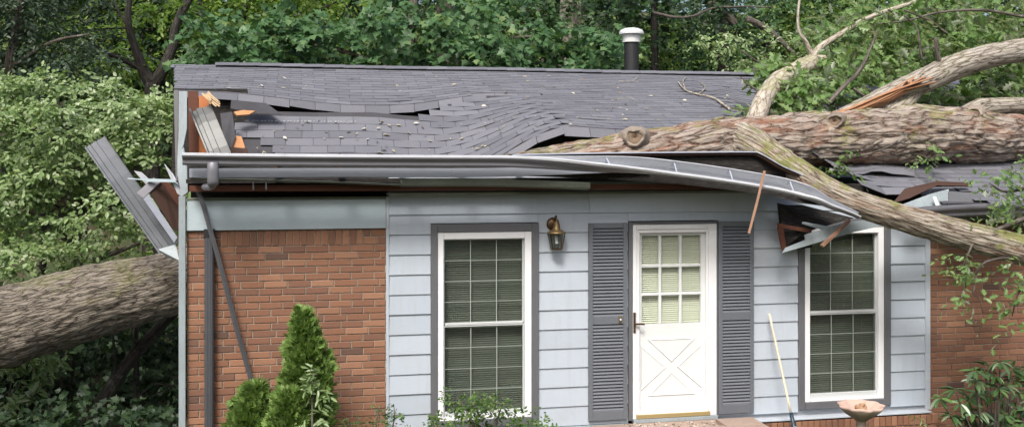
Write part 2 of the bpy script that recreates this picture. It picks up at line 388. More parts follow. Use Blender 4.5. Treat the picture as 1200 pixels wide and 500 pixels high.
class Leaves:
    def __init__(s, kind): s.kind = kind; s.P = []; s.D = []; s.U = []; s.S = []
    def put(s, P, D, U, S): s.P.append(P); s.D.append(D); s.U.append(U); s.S.append(S)
    def twigs(s, P, D, L, k, size, up=(0,0,1), droop=.25, spread=.75, jit=.3):
        """k leaves along each twig, turning left and right of it"""
        n = len(P); D = norm(D); up = np.array(up, float); sd_ = norm(np.cross(D, up)+1e-6); nn = norm(np.cross(sd_, D))
        L = np.broadcast_to(L, (n,))
        for i in range(k):
            t = (i+.6)/k; sg = 1 if i % 2 else -1
            pos = P+D*(L*t)[:,None]-np.array([0,0,1])*(droop*L*t*t)[:,None]+rng.normal(0,.015,(n,3))
            d = norm(D*(1-spread*.5)+sd_*sg*spread+rng.normal(0,jit,(n,3))-np.array([0,0,droop]))
            u = norm(nn+rng.normal(0,jit,(n,3)))
            s.put(pos, d, u, size*rng.uniform(.6,1.25,n)*(1-.25*t))
    def build(s, name, m, parent=None):
        P = np.vstack(s.P); D = norm(np.vstack(s.D)); U = np.vstack(s.U); S = np.concatenate(s.S)
        Y = norm(np.cross(U, D)+1e-7); Z = np.cross(D, Y)
        T, fs = LEAF[s.kind]; k = len(T); n = len(P)
        V = P[:,None,:]+S[:,None,None]*(T[None,:,0,None]*D[:,None,:]+T[None,:,1,None]*Y[:,None,:]+T[None,:,2,None]*Z[:,None,:])
        li = np.concatenate([np.array(f) for f in fs]); lens = np.array([len(f) for f in fs])
        loops = (np.arange(n)[:,None]*k+li[None,:]).ravel(); tot = np.tile(lens, n)
        me = bpy.data.meshes.new(name); me.vertices.add(n*k); me.vertices.foreach_set('co', V.astype(np.float32).ravel())
        me.loops.add(len(loops)); me.loops.foreach_set('vertex_index', loops.astype(np.int32))
        me.polygons.add(len(tot)); st = np.concatenate([[0], np.cumsum(tot)[:-1]]).astype(np.int32)
        me.polygons.foreach_set('loop_start', st)
        me.update(calc_edges=True); me.validate(); me.materials.append(m)
        return link(name, me, parent)
def ball(n, shell=.0):
    d = norm(rng.normal(0,1,(n,3))); r = (shell+(1-shell)*rng.random(n))**(1/3); return d*r[:,None]
# ------------------------------------------------------------------ ground
def ground_h(x, y):
    h = -.34
    if y > 9: h += min(12, (y-9)*.34)
    if y < -1.5: h += min(1.5, (-1.5-y)*.19)
    if x < -5 and y > -2: h += -.5*min(1, (-5-x)/4)
    return h+.08*noise.noise(Vector((x*.35, y*.35, 0)))
def ground():
    xs = np.concatenate([np.linspace(-90,-20,12), np.linspace(-18,20,58), np.linspace(22,90,12)]); ys = np.concatenate([np.linspace(-90,-18,10), np.linspace(-16,30,70), np.linspace(33,120,14)])
    b = MB(); vs = [(x, y, ground_h(x, y)) for y in ys for x in xs]; n = len(xs)
    b.add(vs, [(j*n+i, j*n+i+1, (j+1)*n+i+1, (j+1)*n+i) for j in range(len(ys)-1) for i in range(n-1)])
    m, nt, bs = mat('forest_floor'); p = wpos(nt)
    n1 = noise_tex(nt, p, 1.2, 8, .7); n2 = noise_tex(nt, p, 14, 6, .7)
    c = mixc(nt, n2, (.03,.022,.014), (.11,.08,.05)); c = mixc(nt, ramp(nt, n1, [(.42,(0,0,0)),(.58,(1,1,1))]), c, (.035,.06,.016))
    nt.links.new(c, bs.inputs['Base Color']); bs.inputs['Roughness'].default_value = 1; bump(nt, bs, n2, .8, .05)
    tag(b.build('ground', m, None, True), kind='structure')
ground()

# ------------------------------------------------------------------ the house
X0, XS, XE, XR_ = WXp(219,0), WXp(453,0), WXp(1086,0), 9.0
HB = 8.3                                     # back wall
house = empty('house', (X0+4, 3, -.34), 'storm-wrecked brick and pale blue clapboard house with its roof crushed by a tree', 'house')
ZF0, ZF1 = W(340,268.5,0).z, W(340,234,0).z  # frieze board
# ---- bricks
def brick_rows(x0, x1, ztop, zbot, ch, bl, off):
    out = []; z = ztop; i = 0
    while z > zbot:
        x = x0-(bl/2 if (i+off) % 2 else 0)+random.uniform(-.006,.006)-(bl*.25 if random.random() < .12 else 0)
        while x < x1-.012:
            a, b = max(x, x0), min(x+bl, x1)
            if b-a > .03: out.append((a+.005, b-.005, z-ch+.005, z-.005))
            x += bl
        z -= ch; i += 1
    return out
CH, BL = .0697, .2285
left_b = []
xa, xb = WXp(259,0), WXp(426,0); SOL = .166
x = xa; nsol = round((xb-xa)/.0705); w_ = (xb-xa)/nsol
for i in range(nsol): left_b.append((xa+i*w_+.004, xa+(i+1)*w_-.004, ZF0-SOL+.004, ZF0-.006))
for a, b in ((X0, xa), (xb, XS-.006)):
    h = SOL/2
    for i in range(2):
        xm = (a+b)/2+(.03 if i else -.04)
        left_b += [(a+.004, xm-.005, ZF0-h*(i+1)+.005, ZF0-h*i-.006), (xm+.005, b-.004, ZF0-h*(i+1)+.005, ZF0-h*i-.006)]
left_b += brick_rows(X0, XS-.006, ZF0-SOL, -.4, CH, BL, 0)
ZR1 = 2.42
XB = WXp(1089,0)
right_b = brick_rows(XB, XR_, ZR1, -.4, CH, BL, 1)
ledge_b = []
XL0, XL1 = WXp(866,-.1), WXp(1097,-.1); ZL = K(14.02)
nl = round((XL1-XL0)/.072); w_ = (XL1-XL0)/nl
def proj(p):
    a, b = p[0]-CX, p[1]-CY; lat = a*C_-b*S_; d = a*S_+b*C_
    return 600+F*lat/d, HOR-F*(p[2]-CAMZ)/d, d
brick_cache = {}
def brick_mesh(w, h, d=.09):
    key = (round(w,3), round(h,3), round(d,3))
    if key not in brick_cache:
        b = MB(); b.cbox(-w/2, w/2, 0, d, -h/2, h/2, .0035)
        me = bpy.data.meshes.new('brick'); me.from_pydata(b.v, [], b.f); me.materials.append(M['brick']); brick_cache[key] = me
    return brick_cache[key]
def lay(bricks, wall, face, limit, d=.09):
    vis, rest = [], []
    for q in bricks:
        px, py, dd = proj(((q[0]+q[1])/2, face, (q[2]+q[3])/2)); (vis if (-5 < px < 1210 and py < 504) else rest).append((dd, q))
    vis.sort(key=lambda t: t[0]); rest += vis[limit:]; vis = vis[:limit]
    for _, (a, b, c, e) in vis:
        o = link('brick', brick_mesh(b-a, e-c, d), wall, ((a+b)/2, face+random.uniform(-.0025,.0025), (c+e)/2))
        o.rotation_euler = (random.uniform(-.008,.008), random.uniform(-.006,.006), random.uniform(-.01,.01))
    if rest:
        m = MB()
        for _, (a, b, c, e) in rest: j = random.uniform(-.0025,.0025); m.cbox(a, b, face+j, face+d, c, e, .0035)
        tag(m.build('brick_field', M['brick_m'], wall), kind='stuff')
b = MB(); b.box(X0, XS, .011, .12, -.42, ZF1); wl = b.build('brick_wall', M['mortar'], house); lay(left_b, wl, 0, 300)
b = MB(); b.box(XB, XR_, .011, .12, -.42, ZR1); wr = b.build('brick_wall', M['mortar'], house); lay(right_b, wr, 0, 170)
b = MB(); b.box(XL0, XL1, -.115, .0, -.42, ZL-.013); lg = b.build('brick_ledge', M['mortar'], house)
top = [(XL0+i*w_+.004, XL0+(i+1)*w_-.004, ZL-.105, ZL) for i in range(nl)]
lay(top, lg, -.135, 80, .13)
lay(brick_rows(XL0, XL1, ZL-.11, -.4, CH, BL, 0), lg, -.125, 60)
# ---- frieze and corner boards
b = MB(); b.cbox(X0, XS-.008, -.03, .01, ZF0, ZF1); b.build('frieze_board', M['frieze'], house)
b = MB(); b.cbox(X0+.001, XS-.009, -.036, .01, ZF1+.002, ZF1+.028); b.build('frieze_moulding', M['soffit'], house)
b = MB(); a, c = W(209.5,300,-.05).x, W(217.5,300,-.05).x
b.cbox(a, c, -.06, -.03, -.4, W(212,230,-.05).z); b.cbox(a, a+.02, -.03, .1, -.4, W(212,230,-.05).z); b.build('corner_board', M['corner'], house)
b = MB(); b.cbox(XS-.006, XS+.024, -.022, .05, -.4, K(1.8)); b.build('corner_board', M['siding'], house)
b = MB(); b.cbox(WXp(1083,0), XB-.004, -.03, .05, K(13.9), K(1.9)); b.build('corner_board', M['siding'], house)
# ---- clapboards
OP = {'w1': (WXp(504.5,0), WXp(630.5,0)), 'd': (WXp(735.5,0), WXp(840.5,0)), 'w2': (WXp(934.5,0), WXp(1042,0))}
ZT, ZB = K(3.2), K(13.5)
sid = MB(); xr0, xr1 = XS+.024, WXp(1083,0)
segs = [(xr0, OP['w1'][0]), (OP['w1'][1], OP['d'][0]), (OP['d'][1], OP['w2'][0]), (OP['w2'][1], xr1)]
for q_, (a, c) in enumerate(segs): sid.box(a, c, .012, .11, -.4, K(.6) if q_ < 3 else 2.23)
for k_, (a, c) in OP.items(): sid.box(a, c, .013, .11, ZT+.005, 2.23 if k_ == 'w2' else K(.6))
for k_ in ('w1', 'w2'): sid.box(*OP[k_], .013, .11, -.4, ZB-.005)
sw = sid.build('siding_wall', M['siding'], house)
def board(a, c, zb, zt):
    j = random.uniform(-.0015,.0015); b = MB(); yb, yt = -.017+j, -.003
    b.add([(a,yb,zb),(c,yb,zb),(c,yb-.001,zb+.006),(a,yb-.001,zb+.006),(c,yt,zt),(a,yt,zt),(a,.012,zb),(c,.012,zb),(c,.012,zt),(a,.012,zt)],
          [(0,1,2,3),(3,2,4,5),(0,6,7,1),(5,4,8,9),(1,7,8,4,2),(0,3,5,9,6)])
    o = b.build('clapboard', M['board'], sw); o.rotation_euler = (0, random.uniform(-.0006,.0006), 0)
for i in range(1, 14):
    zb, zt = K(.72+i)+random.uniform(-.001,.001), K(.72+i-1)-.004
    if i <= 2:
        cuts = [xr0, WXp(760 if i == 1 else 690,0), WXp(940,0) if i == 1 else WXp(1000,0)]
        for q in range(2): board(cuts[q]+.001, cuts[q+1]-.001, zb, zt)
    else:
        for s_, (a, c) in enumerate(segs):
            z0 = zb
            if i == 13: z0 = K(13.72) if s_ < 2 else K(13.66)
            board(a+.001, c-.001, z0, zt)
        if i == 3:
            for a, c in OP.values(): board(a+.001, c-.001, ZT+.006, zt)
# drip strip under the boards
b = MB(); b.cbox(OP['d'][1], xr1, -.14, -.02, K(13.93), K(13.84)); b.build('drip_strip', M['siding'], house)
b = MB(); b.cbox(xr0, OP['d'][0], -.04, .05, -.4, K(13.75)); b.build('base_board', M['corner'], house)

# ---- windows
def window(px, label):
    x0, x1, w0, w1, g0, g1 = [WXp(p, 0) for p in px]
    t = MB(); ztr = ZT
    wi = K(13.14); wt = K(3.62); ga, gb = K(12.75), K(3.98); mid = K(8.3)
    t.cbox(x0, w0, -.04, .10, ZB, ztr); t.cbox(w1, x1, -.04, .10, ZB, ztr)
    t.cbox(w0+.001, w1-.001, -.039, .10, wt, ztr-.001); t.cbox(w0+.001, w1-.001, -.05, .10, ZB+.001, wi)
    win = t.build('window', M['trim'], house); win['label'] = label
    f = MB(); f.cbox(w0+.002, g0, -.028, .09, wi+.002, wt-.002); f.cbox(g1, w1-.002, -.028, .09, wi+.002, wt-.002)
    f.cbox(g0+.001, g1-.001, -.027, .09, gb, wt-.003); f.cbox(g0+.001, g1-.001, -.034, .09, wi+.003, K(12.98)); f.build('frame', M['white'], win)
    mh = .014
    for up in (True, False):
        z0, z1 = (mid, gb) if up else (K(12.98), mid-mh); y = .030 if up else .012
        bt = .0 if up else K(12.72)-z0
        s = MB(); e = .016
        s.cbox(g0+.002, g0+e, y-.01, y+.03, z0, z1-.001); s.cbox(g1-e, g1-.002, y-.01, y+.03, z0, z1-.001)
        s.cbox(g0+e, g1-e, y-.009, y+.03, z1-.014, z1-.002)
        if up: s.cbox(g0+e, g1-e, y-.03, y+.03, z0-mh+.001, z0+.012); zl = z0+.012
        else: s.cbox(g0+e, g1-e, y-.009, y+.03, z0+.001, z0+bt); zl = z0+bt
        s.build('sash', M['sash'], win)
        zh = z1-.014; a, c = g0+e, g1-e; mw = .013
        mu = MB(); cx = [a+(c-a)*i/3 for i in range(4)]; cz = [zl+(zh-zl)*i/4 for i in range(5)]
        for q in cx[1:3]: mu.cbox(q-mw/2, q+mw/2, y+.012, y+.020, zl, zh)
        for q in cz[1:4]: mu.cbox(a, c, y+.0125, y+.0195, q-mw/2, q+mw/2)
        mu.build('muntin', M['muntin'], win)
        for i in range(3):
            for j in range(4):
                p = MB(); p.box(cx[i]+mw*.3, cx[i+1]-mw*.3, y+.006, y+.010, cz[j]+mw*.3, cz[j+1]-mw*.3); p.build('pane', M['pane'], win)
    return g0, g1, ga, gb
def blinds(x0, x1, z0, z1, y, label, m, pitch=.0225, gap=0.0):
    e = empty('window_blind', ((x0+x1)/2, y, z0), label, 'blind', 'venetian blinds behind the glass')
    s = MB(); z = z0
    while z < z1:
        d = .0105; t = random.uniform(-.001,.001)
        s.add([(x0,y-.006,z-d+t),(x1,y-.006,z-d+t),(x1,y-.002,z+t),(x0,y-.002,z+t),(x1,y+.009,z+d*.8+t),(x0,y+.009,z+d*.8+t)], [(0,1,2,3),(3,2,4,5)]); z += pitch
    s.build('slats', m, e); h = MB(); h.box(x0, x1, y-.02, y+.02, z1, z1+.035); h.build('head_rail', m, e)
    c = MB()
    for q in (.18,.82): c.beam((x0+(x1-x0)*q, y-.011, z0), (x0+(x1-x0)*q, y-.011, z1), .003, .002, (0,1,0))
    c.build('ladder_cord', m, e)
g = window((504.5,630.5,512.5,622.5,519.5,614.5), 'window with dark grey trim left of the door')
blinds(g[0]-.03, g[1]+.03, g[2], g[3], .115, 'closed venetian blind behind the window left of the door', M['blind'])
g = window((934.5,1042,941.5,1034.5,948,1028), 'window with dark grey trim right of the door')
blinds(g[0]-.03, g[1]+.03, g[2], g[3], .115, 'closed venetian blind behind the window beside the bird bath', M['blind'])

# ---- door
dx0, dx1 = OP['d']; DT, DB = K(3.22), K(13.62)
f = MB(); a, c = WXp(740.5,0), WXp(838.5,0)
f.cbox(dx0+.002, a, -.03, .1, DB, DT); f.cbox(c, dx1-.002, -.03, .1, DB, DT); f.cbox(a, c, -.029, .1, K(3.36), DT-.001); f.build('door_trim', M['trim'], house)
f = MB(); s0, s1 = WXp(745,0), WXp(829,0); zt = K(3.62)
f.cbox(a+.002, s0, -.036, .1, DB+.02, K(3.37)); f.cbox(s1, c-.002, -.036, .1, DB+.02, K(3.37)); f.cbox(s0+.001, s1-.001, -.035, .1, zt, K(3.375)); f.build('door_frame', M['white'], house)
f = MB(); f.cbox(a, c, -.07, .1, DB-.02, DB+.018); f.build('door_sill', M['corner'], house)
# inner door
d0, d1 = s0+.004, s1-.004
lx = [WXp(p, .03) for p in (751.5, 773.2, 797.2, 820.8)]; lz = [W(786, y, .03).z for y in (378.5, 344, 311, 275.5)]
d = MB(); y0, y1 = .02, .062
d.box(d0, lx[0], y0, y1, DB+.03, zt-.002); d.box(lx[3], d1, y0, y1, DB+.03, zt-.002)
d.box(lx[0], lx[3], y0+.0005, y1, lz[3], zt-.003); d.box(lx[0], lx[3], y0+.0005, y1, DB+.031, lz[0])
door = d.build('door', M['white'], house); door['label'] = 'white nine-light front door with crossbuck lower panel'
mu = MB(); mw = .03
for q in lx[1:3]: mu.cbox(q-mw/2, q+mw/2, y0-.004, y0+.03, lz[0]+.001, lz[3]-.001, .006)
for q in lz[1:3]: mu.cbox(lx[0]+.001, lx[3]-.001, y0-.003, y0+.03, q-mw/2, q+mw/2, .006)
mu.build('muntin', M['white'], door)
for i in range(3):
    for j in range(3):
        p = MB(); p.box(lx[i]+.004, lx[i+1]-.004, y0+.012, y0+.016, lz[j]+.004, lz[j+1]-.004); p.build('pane', M['pane_door'], door)
px0, px1, pz0, pz1 = WXp(750,.03), WXp(822,.03), W(786,462,.03).z, W(786,396,.03).z
cx_, cz_ = (px0+px1)/2, (pz0+pz1)/2
def tri(pts):
    b = MB(); g = sum((Vector((p[0],0,p[1])) for p in pts), Vector())/3
    def ins(k, y): return [Vector((g.x+(p[0]-g.x)*k, y, g.z+(p[1]-g.z)*k)) for p in pts]
    A, B_, C__ = ins(1, y0-.0005), ins(.93, y0-.011), ins(.80, y0-.004); vs = A+B_+C__
    fs = []
    for r in (0, 3):
        for i in range(3): j = (i+1) % 3; fs.append((r+i, r+j, r+3+j, r+3+i))
    fs.append((6,7,8)); b.add(vs, fs); b.build('panel', M['white'], door)
gp = .055
tri([(px0+gp*1.3, pz1), (px1-gp*1.3, pz1), (cx_, cz_+gp*.9)]); tri([(px0+gp*1.3, pz0), (cx_, cz_-gp*.9), (px1-gp*1.3, pz0)])
tri([(px0, pz1-gp), (cx_-gp, cz_), (px0, pz0+gp)]); tri([(px1, pz1-gp), (px1, pz0+gp), (cx_+gp, cz_)])
blinds(lx[0]-.02, lx[3]+.02, lz[0]-.03, lz[3]+.01, .085, 'pale closed blind behind the nine-light door', M['blind_d'], .0225)
# storm door in front
s = MB(); e = .036
s.cbox(s0+.002, s0+e, -.022, .006, DB+.03, zt-.002); s.cbox(s1-.022, s1-.002, -.022, .006, DB+.03, zt-.002)
s.cbox(s0+e, s1-.022, -.021, .006, zt-.04, zt-.003); s.cbox(s0+e, s1-.022, -.021, .006, DB+.031, DB+.06)
st = s.build('storm_door', M['white'], house)
g = MB(); g.box(s0+e, s1-.022, -.008, -.005, DB+.06, zt-.04); g.build('pane', M['pane_door'], st)
h = MB(); hx = WXp(744,-.05); z0, z1 = W(744,390,-.05).z, W(744,366,-.05).z
h.cbox(hx-.013, hx+.013, -.05, -.022, z0, z1, .006); h.beam((hx, -.06, (z0+z1)/2-.01), (hx+.105, -.062, (z0+z1)/2-.015), .016, .018); h.beam((hx,-.03,(z0+z1)/2-.01), (hx,-.066,(z0+z1)/2-.01), .02, .02); h.build('handle', M['bronze'], st)
k = MB(); k.cbox(s0-.01, s1+.01, -.06, -.037, DB+.022, K(13.3)); k.build('kick_plate', M['kick'], st)

# ---- shutters
def shutter(p0, p1, label, latch=False):
    x0, x1 = WXp(p0, -.03), WXp(p1, -.03); z1, z0 = K(3.25), K(13.5); zm = K(8.32)
    b = MB(); sw_ = .045
    b.cbox(x0, x0+sw_, -.055, -.019, z0, z1); b.cbox(x1-sw_, x1, -.055, -.019, z0, z1)
    b.cbox(x0+sw_, x1-sw_, -.054, -.019, z1-.055, z1-.001); b.cbox(x0+sw_, x1-sw_, -.054, -.019, z0+.001, z0+.10); b.cbox(x0+sw_, x1-sw_, -.054, -.019, zm-.04, zm+.04)
    b.box(x0+sw_, x1-sw_, -.024, -.0195, z0+.05, z1-.03)
    sh = b.build('shutter', M['shutter'], house); sh['label'] = label
    me = bpy.data.meshes.new('slat'); s = MB(); hw = (x1-x0)/2-sw_
    s.add([(-hw,-.013,-.018),(hw,-.013,-.018),(hw,-.015,-.012),(-hw,-.015,-.012),(hw,.012,.019),(-hw,.012,.019)], [(0,1,2,3),(3,2,4,5)])
    me.from_pydata(s.v, [], s.f); me.materials.append(M['shutter'])
    for za, zb in ((z0+.10, zm-.04), (zm+.04, z1-.055)):
        n = round((zb-za)/.0355)
        for i in range(n):
            o = link('slat', me, sh, ((x0+x1)/2, -.037, za+(i+.5)*(zb-za)/n)); o.rotation_euler = (random.uniform(-.06,.06), 0, 0)
    if latch:
        l = MB(); lx_ = WXp(727,-.06); lz_ = W(727,374,-.06).z; l.cbox(lx_-.017, lx_+.017, -.066, -.0545, lz_-.036, lz_+.036, .005); l.build('door_bell', M['brass'], sh)
        l = MB(); l.lathe([(.0,.012),(.009,.01),(.011,0)], (lx_,-.066,lz_), 10, (0,-1,0)); l.build('bell_button', M['white'], sh)
shutter(689.5,734.5,'louvred grey shutter with a brass doorbell plate', True)
shutter(841.5,882.5,'louvred grey shutter at the right of the door')
# ---- stoop
b = MB(); xa, xb = WXp(700,-.3), WXp(893,-.3); b.box(xa, xb, -1.5, -.06, -.38, .0); o = b.build('stoop', M['slab'], house)
for i, (pa, pb, ya, yb) in enumerate(((838,866,-.75,-.42),(852,892,-.5,-.2),(866,893,-.9,-.55))):
    b = MB(); b.box(WXp(pa,ya), WXp(pb,ya), ya, yb, .001, .028+.012*i); b.build('flagstone', M['slab'], o)
# ---- downspout
b = MB(); a, c = WXp(239.5,-.09), WXp(250,-.09); zt_ = W(245,277,-.09).z
b.cbox(a, c, -.10, -.03, -.4, zt_, .012)
for q in (.33,.66): b.cbox(a+(c-a)*q-.006, a+(c-a)*q+.006, -.104, -.098, -.39, zt_-.002, .002)
ds = b.build('downspout', M['spout'], house)
b = MB(); b.cbox(a-.006, c+.006, -.106, -.026, zt_-.01, W(245,268.5,-.09).z, .004); b.build('collar', M['black'], ds)
# ---- lantern
lp = W(651.5,262,-.09); L = empty('wall_lantern', (lp.x, -.02, W(651,293,-.09).z), 'brass and glass carriage lantern on the pale siding', 'lamp')
zc_ = W(651,275,-.09).z; L.scale = (1.16,1.16,1.16); L.location.z -= .02
b = MB(); b.lathe([(.001,.0),(.05,.002),(.06,.008),(.04,.02),(.001,.024)], (lp.x-.015,-.02,zc_+.07), 18, (0,-1,0)); b.build('backplate', M['bronze'], L, True)
b = MB(); b.beam((lp.x-.01,-.03,zc_+.09), (lp.x,-.09,zc_+.145), .016, .016); b.build('arm', M['brass'], L)
b = MB(); b.lathe([(.001,.118),(.007,.115),(.009,.10),(.022,.096),(.024,.074),(.030,.07),(.036,.03),(.062,.010),(.085,.0),(.085,-.010),(.001,-.008)], (lp.x,-.10,zc_), 16); b.build('cap', M['brass'], L, True)
b = MB(); b.lathe([(.078,-.01),(.048,-.155)], (lp.x,-.10,zc_), 6); b.build('glass', M['lamp_glass'], L)
b = MB()
for i in range(6):
    q = 2*math.pi*i/6; b.beam((lp.x+.081*math.cos(q),-.10+.081*math.sin(q),zc_-.008), (lp.x+.051*math.cos(q),-.10+.051*math.sin(q),zc_-.157), .007, .007, (math.cos(q), math.sin(q), .1))
b.lathe([(.046,-.148),(.05,-.152),(.046,-.158),(.001,-.158)], (lp.x,-.10,zc_), 6); b.build('cage', M['bronze'], L)
b = MB(); b.lathe([(.001,-.03),(.016,-.03),(.016,-.09),(.024,-.10),(.001,-.105)], (lp.x,-.10,zc_), 10); b.build('candle', M['white'], L, True)

# ---- shell that cannot be seen from the front
b = MB(); b.box(X0+.02, XR_, HB, HB+.1, -.4, 2.5); b.build('back_wall', M['siding'], house)
b = MB(); b.box(XR_-.1, XR_, .13, HB-.01, -.4, 2.5); b.build('end_wall', M['siding'], house)
b = MB(); gx0, gx1 = X0+.005, X0+.1   # gable end, broken open round the trunk
b.box(gx0, gx1, .125, HB-.01, -.4, .85); b.box(gx0, gx1, 2.6, HB-.01, .851, 2.7); b.box(gx0, gx1, .125, .75, .851, 2.4)
b.add([(gx0,2.6,2.7),(gx0,6.5,2.7),(gx0,6.5,3.2),(gx0,4.1,3.95),(gx0,2.6,3.5)], [(0,1,2,3,4)])
b.build('gable_wall', M['siding'], house)
b = MB(); b.box(X0+.1, XR_-.1, .13, HB-.01, -.2, -.1); b.build('floor', M['dark'], house)
b = MB(); b.box(X0+.1, XR_-.1, 2.7, HB-.02, 2.42, 2.46); b.build('ceiling', M['dark'], house)
b = MB(); b.box(X0+.12, XR_-.12, 2.62, 2.68, -.1, 2.41); b.build('partition_wall', M['dark'], house)
b = MB(); b.box(XS, XR_-.12, .13, .3, 2.36, 2.44); b.build('top_plate', M['wood_dark'], house)
# ------------------------------------------------------------------ roof
AL = math.atan(.26); E5 = .127; YE, ZE = -.55, 2.90; NR = 38
def plane(n): return YE+n*E5*math.cos(AL), ZE+n*E5*math.sin(AL)
def XRp(px): return WXp(px, 1.0)
def sm(x, a, b): t = min(1, max(0, (x-a)/(b-a))); return t*t*(3-2*t)
def lerp_tab(x, tab):
    if x <= tab[0][0]: return tab[0][1]
    for (a, p), (b_, q) in zip(tab, tab[1:]):
        if x <= b_: return p+(q-p)*(x-a)/(b_-a)
    return tab[-1][1]
TEAR = [(XRp(p), t) for p, t in ((190,22),(575,22),(580,23),(600,23))]
def tear_row(x): return math.floor(lerp_tab(x, TEAR)+.01)
XFOLD, XBACK, XS0, XS1 = XRp(655), XRp(470), WXp(905,.5), WXp(1000,.5)
def hinge(x): return lerp_tab(x, [(XRp(440),18.0),(XRp(500),19.0),(XRp(580),22.5),(XRp(655),23.0)])
def posA(x, n):
    y, z = plane(n)
    if n < 34:                                        # pressed down under the trunk at the right
        z -= sm(x, XS0, XS1)*.43*((34-n)/26.0)
    z -= .165*max(0, (38-n)/16)**1.5*sm(x, XRp(222), XRp(430))*(1-sm(x, XRp(465), XRp(600)))
    z -= .035*sm(n, 16, 9)*sm(x, XRp(650), XRp(720))
    z += .012*noise.noise(Vector((x*1.1, n*.18, 3)))
    return Vector((x, y, z))
def posB(x, n):
    t = 1-sm(x, XBACK, XFOLD); h = hinge(x); y, z = plane(h); ph = AL+t*(R(42)-AL)
    z -= t*.165; l = (h-n)*E5
    z += .010*noise.noise(Vector((x*1.3, n*.25, 8)))
    return Vector((x, y-l*math.cos(ph), z-l*math.sin(ph)))
def xleft(n):
    y, _ = plane(n); return WXp(203+(n%2)*.8, y)
BL_LEFT = {17:281, 16:270, 15:272, 14:303, 13:318, 12:321, 11:330, 10:330, 9:332, 8:335}
roof_deck = MB()
def grid(fn, x0, x1, n0, n1, nx, off):
    vs = []; k = int(n1-n0)+1
    for j in range(k):
        for i in range(nx+1):
            p = fn(x0+(x1-x0)*i/nx, n0+j); vs.append(p-Vector((0,0,off)))
    b = len(roof_deck.v); w = nx+1
    roof_deck.add(vs, [(j*w+i, j*w+i+1, (j+1)*w+i+1, (j+1)*w+i) for j in range(k-1) for i in range(nx)])
XRE = 9.3
grid(posA, XRp(204), XRp(530), 23, NR, 20, .03)
grid(posA, XRp(530), XRp(650), 23, NR, 8, .03); grid(posA, XRp(650), XS0, 9, NR, 14, .03); grid(posA, XS0, WXp(1000,.3), 8, NR, 4, .03); grid(posA, WXp(1000,.3), WXp(1060,.3), 4, NR, 4, .03); grid(posA, WXp(1060,.3), XRE, 1, NR, 20, .03)
grid(posB, XRp(283), XRp(440), 6, 19, 10, .025); grid(posB, XRp(440), XRp(540), 6, 19, 8, .025); grid(posB, XRp(540), XRp(650), 9, 22, 8, .03)
deck = roof_deck.build('roof', M['felt'], house); deck['label'] = 'torn grey shingle roof sagging over the eave'
# the slope behind the ridge
yR, zR = plane(NR); b = MB(); b.slab([(xleft(NR), yR, zR-.02), (XRE, yR, zR-.02), (XRE, HB+.6, 2.95), (xleft(NR), HB+.6, 2.95)][::-1], (0,.25,1), .05); b.build('rear_slope', M['shingle_m'], deck)
tabs = []
def tab(fn, xa, xb, n, drop=0.0, lift=.0055):
    """one shingle tab; drop = angle by which a broken edge hangs"""
    q = [fn(xa, n+1.05), fn(xb, n+1.05), fn(xb, n), fn(xa, n)]
    if drop:
        for i, j in ((3,0),(2,1)):
            d = q[i]-q[j]; l = d.length; s_ = drop+random.uniform(-.08,.08)
            ang = math.atan2(-d.z, -d.y)+s_; q[i] = q[j]+Vector((d.x, -l*math.cos(ang), -l*math.sin(ang)))
    nn = (q[1]-q[0]).cross(q[0]-q[3]).normalized()
    if nn.z < 0: nn = -nn
    l2 = lift+random.uniform(-.001,.0015)+(random.random() < .03)*.005
    q = [q[0]+nn*.001, q[1]+nn*.001, q[2]+nn*(l2+random.uniform(-.001,.001)), q[3]+nn*l2]
    tabs.append((q, nn, n))
TW = .305
for n in range(0, NR):
    x = -6+(.1525 if n % 2 else 0)+.04*noise.noise(Vector((n*2.3,0,0)))
    xl = xleft(n)
    while x < XRE:
        xa, xb = x+.0022, x+TW-.0022; xm = (xa+xb)/2; T = tear_row(xm)
        if xm < XFOLD:
            if n >= T and xb > xl+.05:
                ea = n == T
                tab(posA, max(xa, xl), xb, n, R(random.uniform(30,40)) if ea else 0, .0055+(.006 if ea else 0))
            if 7 <= n <= min(T, int(hinge(xm))-(1 if xm < XRp(500) else 0)):
                lx_ = WXp(BL_LEFT.get(n, 280), .9)
                if xb > lx_+.07:
                    e2 = n == 8 and xm > XRp(545); 
                    if not (n == 7 and xm > XRp(545)): tab(posB, max(xa, lx_), xb, n, R(25) if e2 else 0)
        elif xm < XS0:
            if n >= 8: tab(posA, xa, xb, n, R(random.uniform(38,52)) if n == 8 else 0, .012 if n == 8 else .0055)
        else:
            lo = 0
            if WXp(985,.3) < xm < WXp(1045,.3): lo = 3
            elif xm < WXp(985,.3): lo = 6
            elif WXp(1045,.3) <= xm < WXp(1105,.3): lo = 3
            if n >= lo: tab(posA, xa, xb, n, R(14) if n == lo and lo else 0)
        x += TW
def tab_mesh(mb, q, nn):
    t = nn*.0042
    a, b_, c, d = q; mb.add([a, b_, c, d, c-t, d-t, b_-t, a-t], [(3,2,1,0),(3,5,4,2),(2,4,6,1),(0,7,5,3)])
vis, rest = [], []
for q, nn, n in tabs:
    px, py, dd = proj(sum(q, Vector())/4); ar = [proj(p) for p in q]; hgt = max(a[1] for a in ar)-min(a[1] for a in ar)
    hid = not (195 < px < 1205) or py > 182 and px < 900 or (px > 860 and py < 120)
    (rest if hid else vis).append((-hgt, q, nn))
vis.sort(key=lambda t: t[0]); rest += vis[300:]
for _, q, nn in vis[:300]:
    b = MB(); tab_mesh(b, q, nn); b.build('shingle', M['shingle'], deck, loc=tuple(q[3]))
b = MB()
for _, q, nn in rest: tab_mesh(b, q, nn)
tag(b.build('shingle_field', M['shingle_m'], deck), kind='stuff')
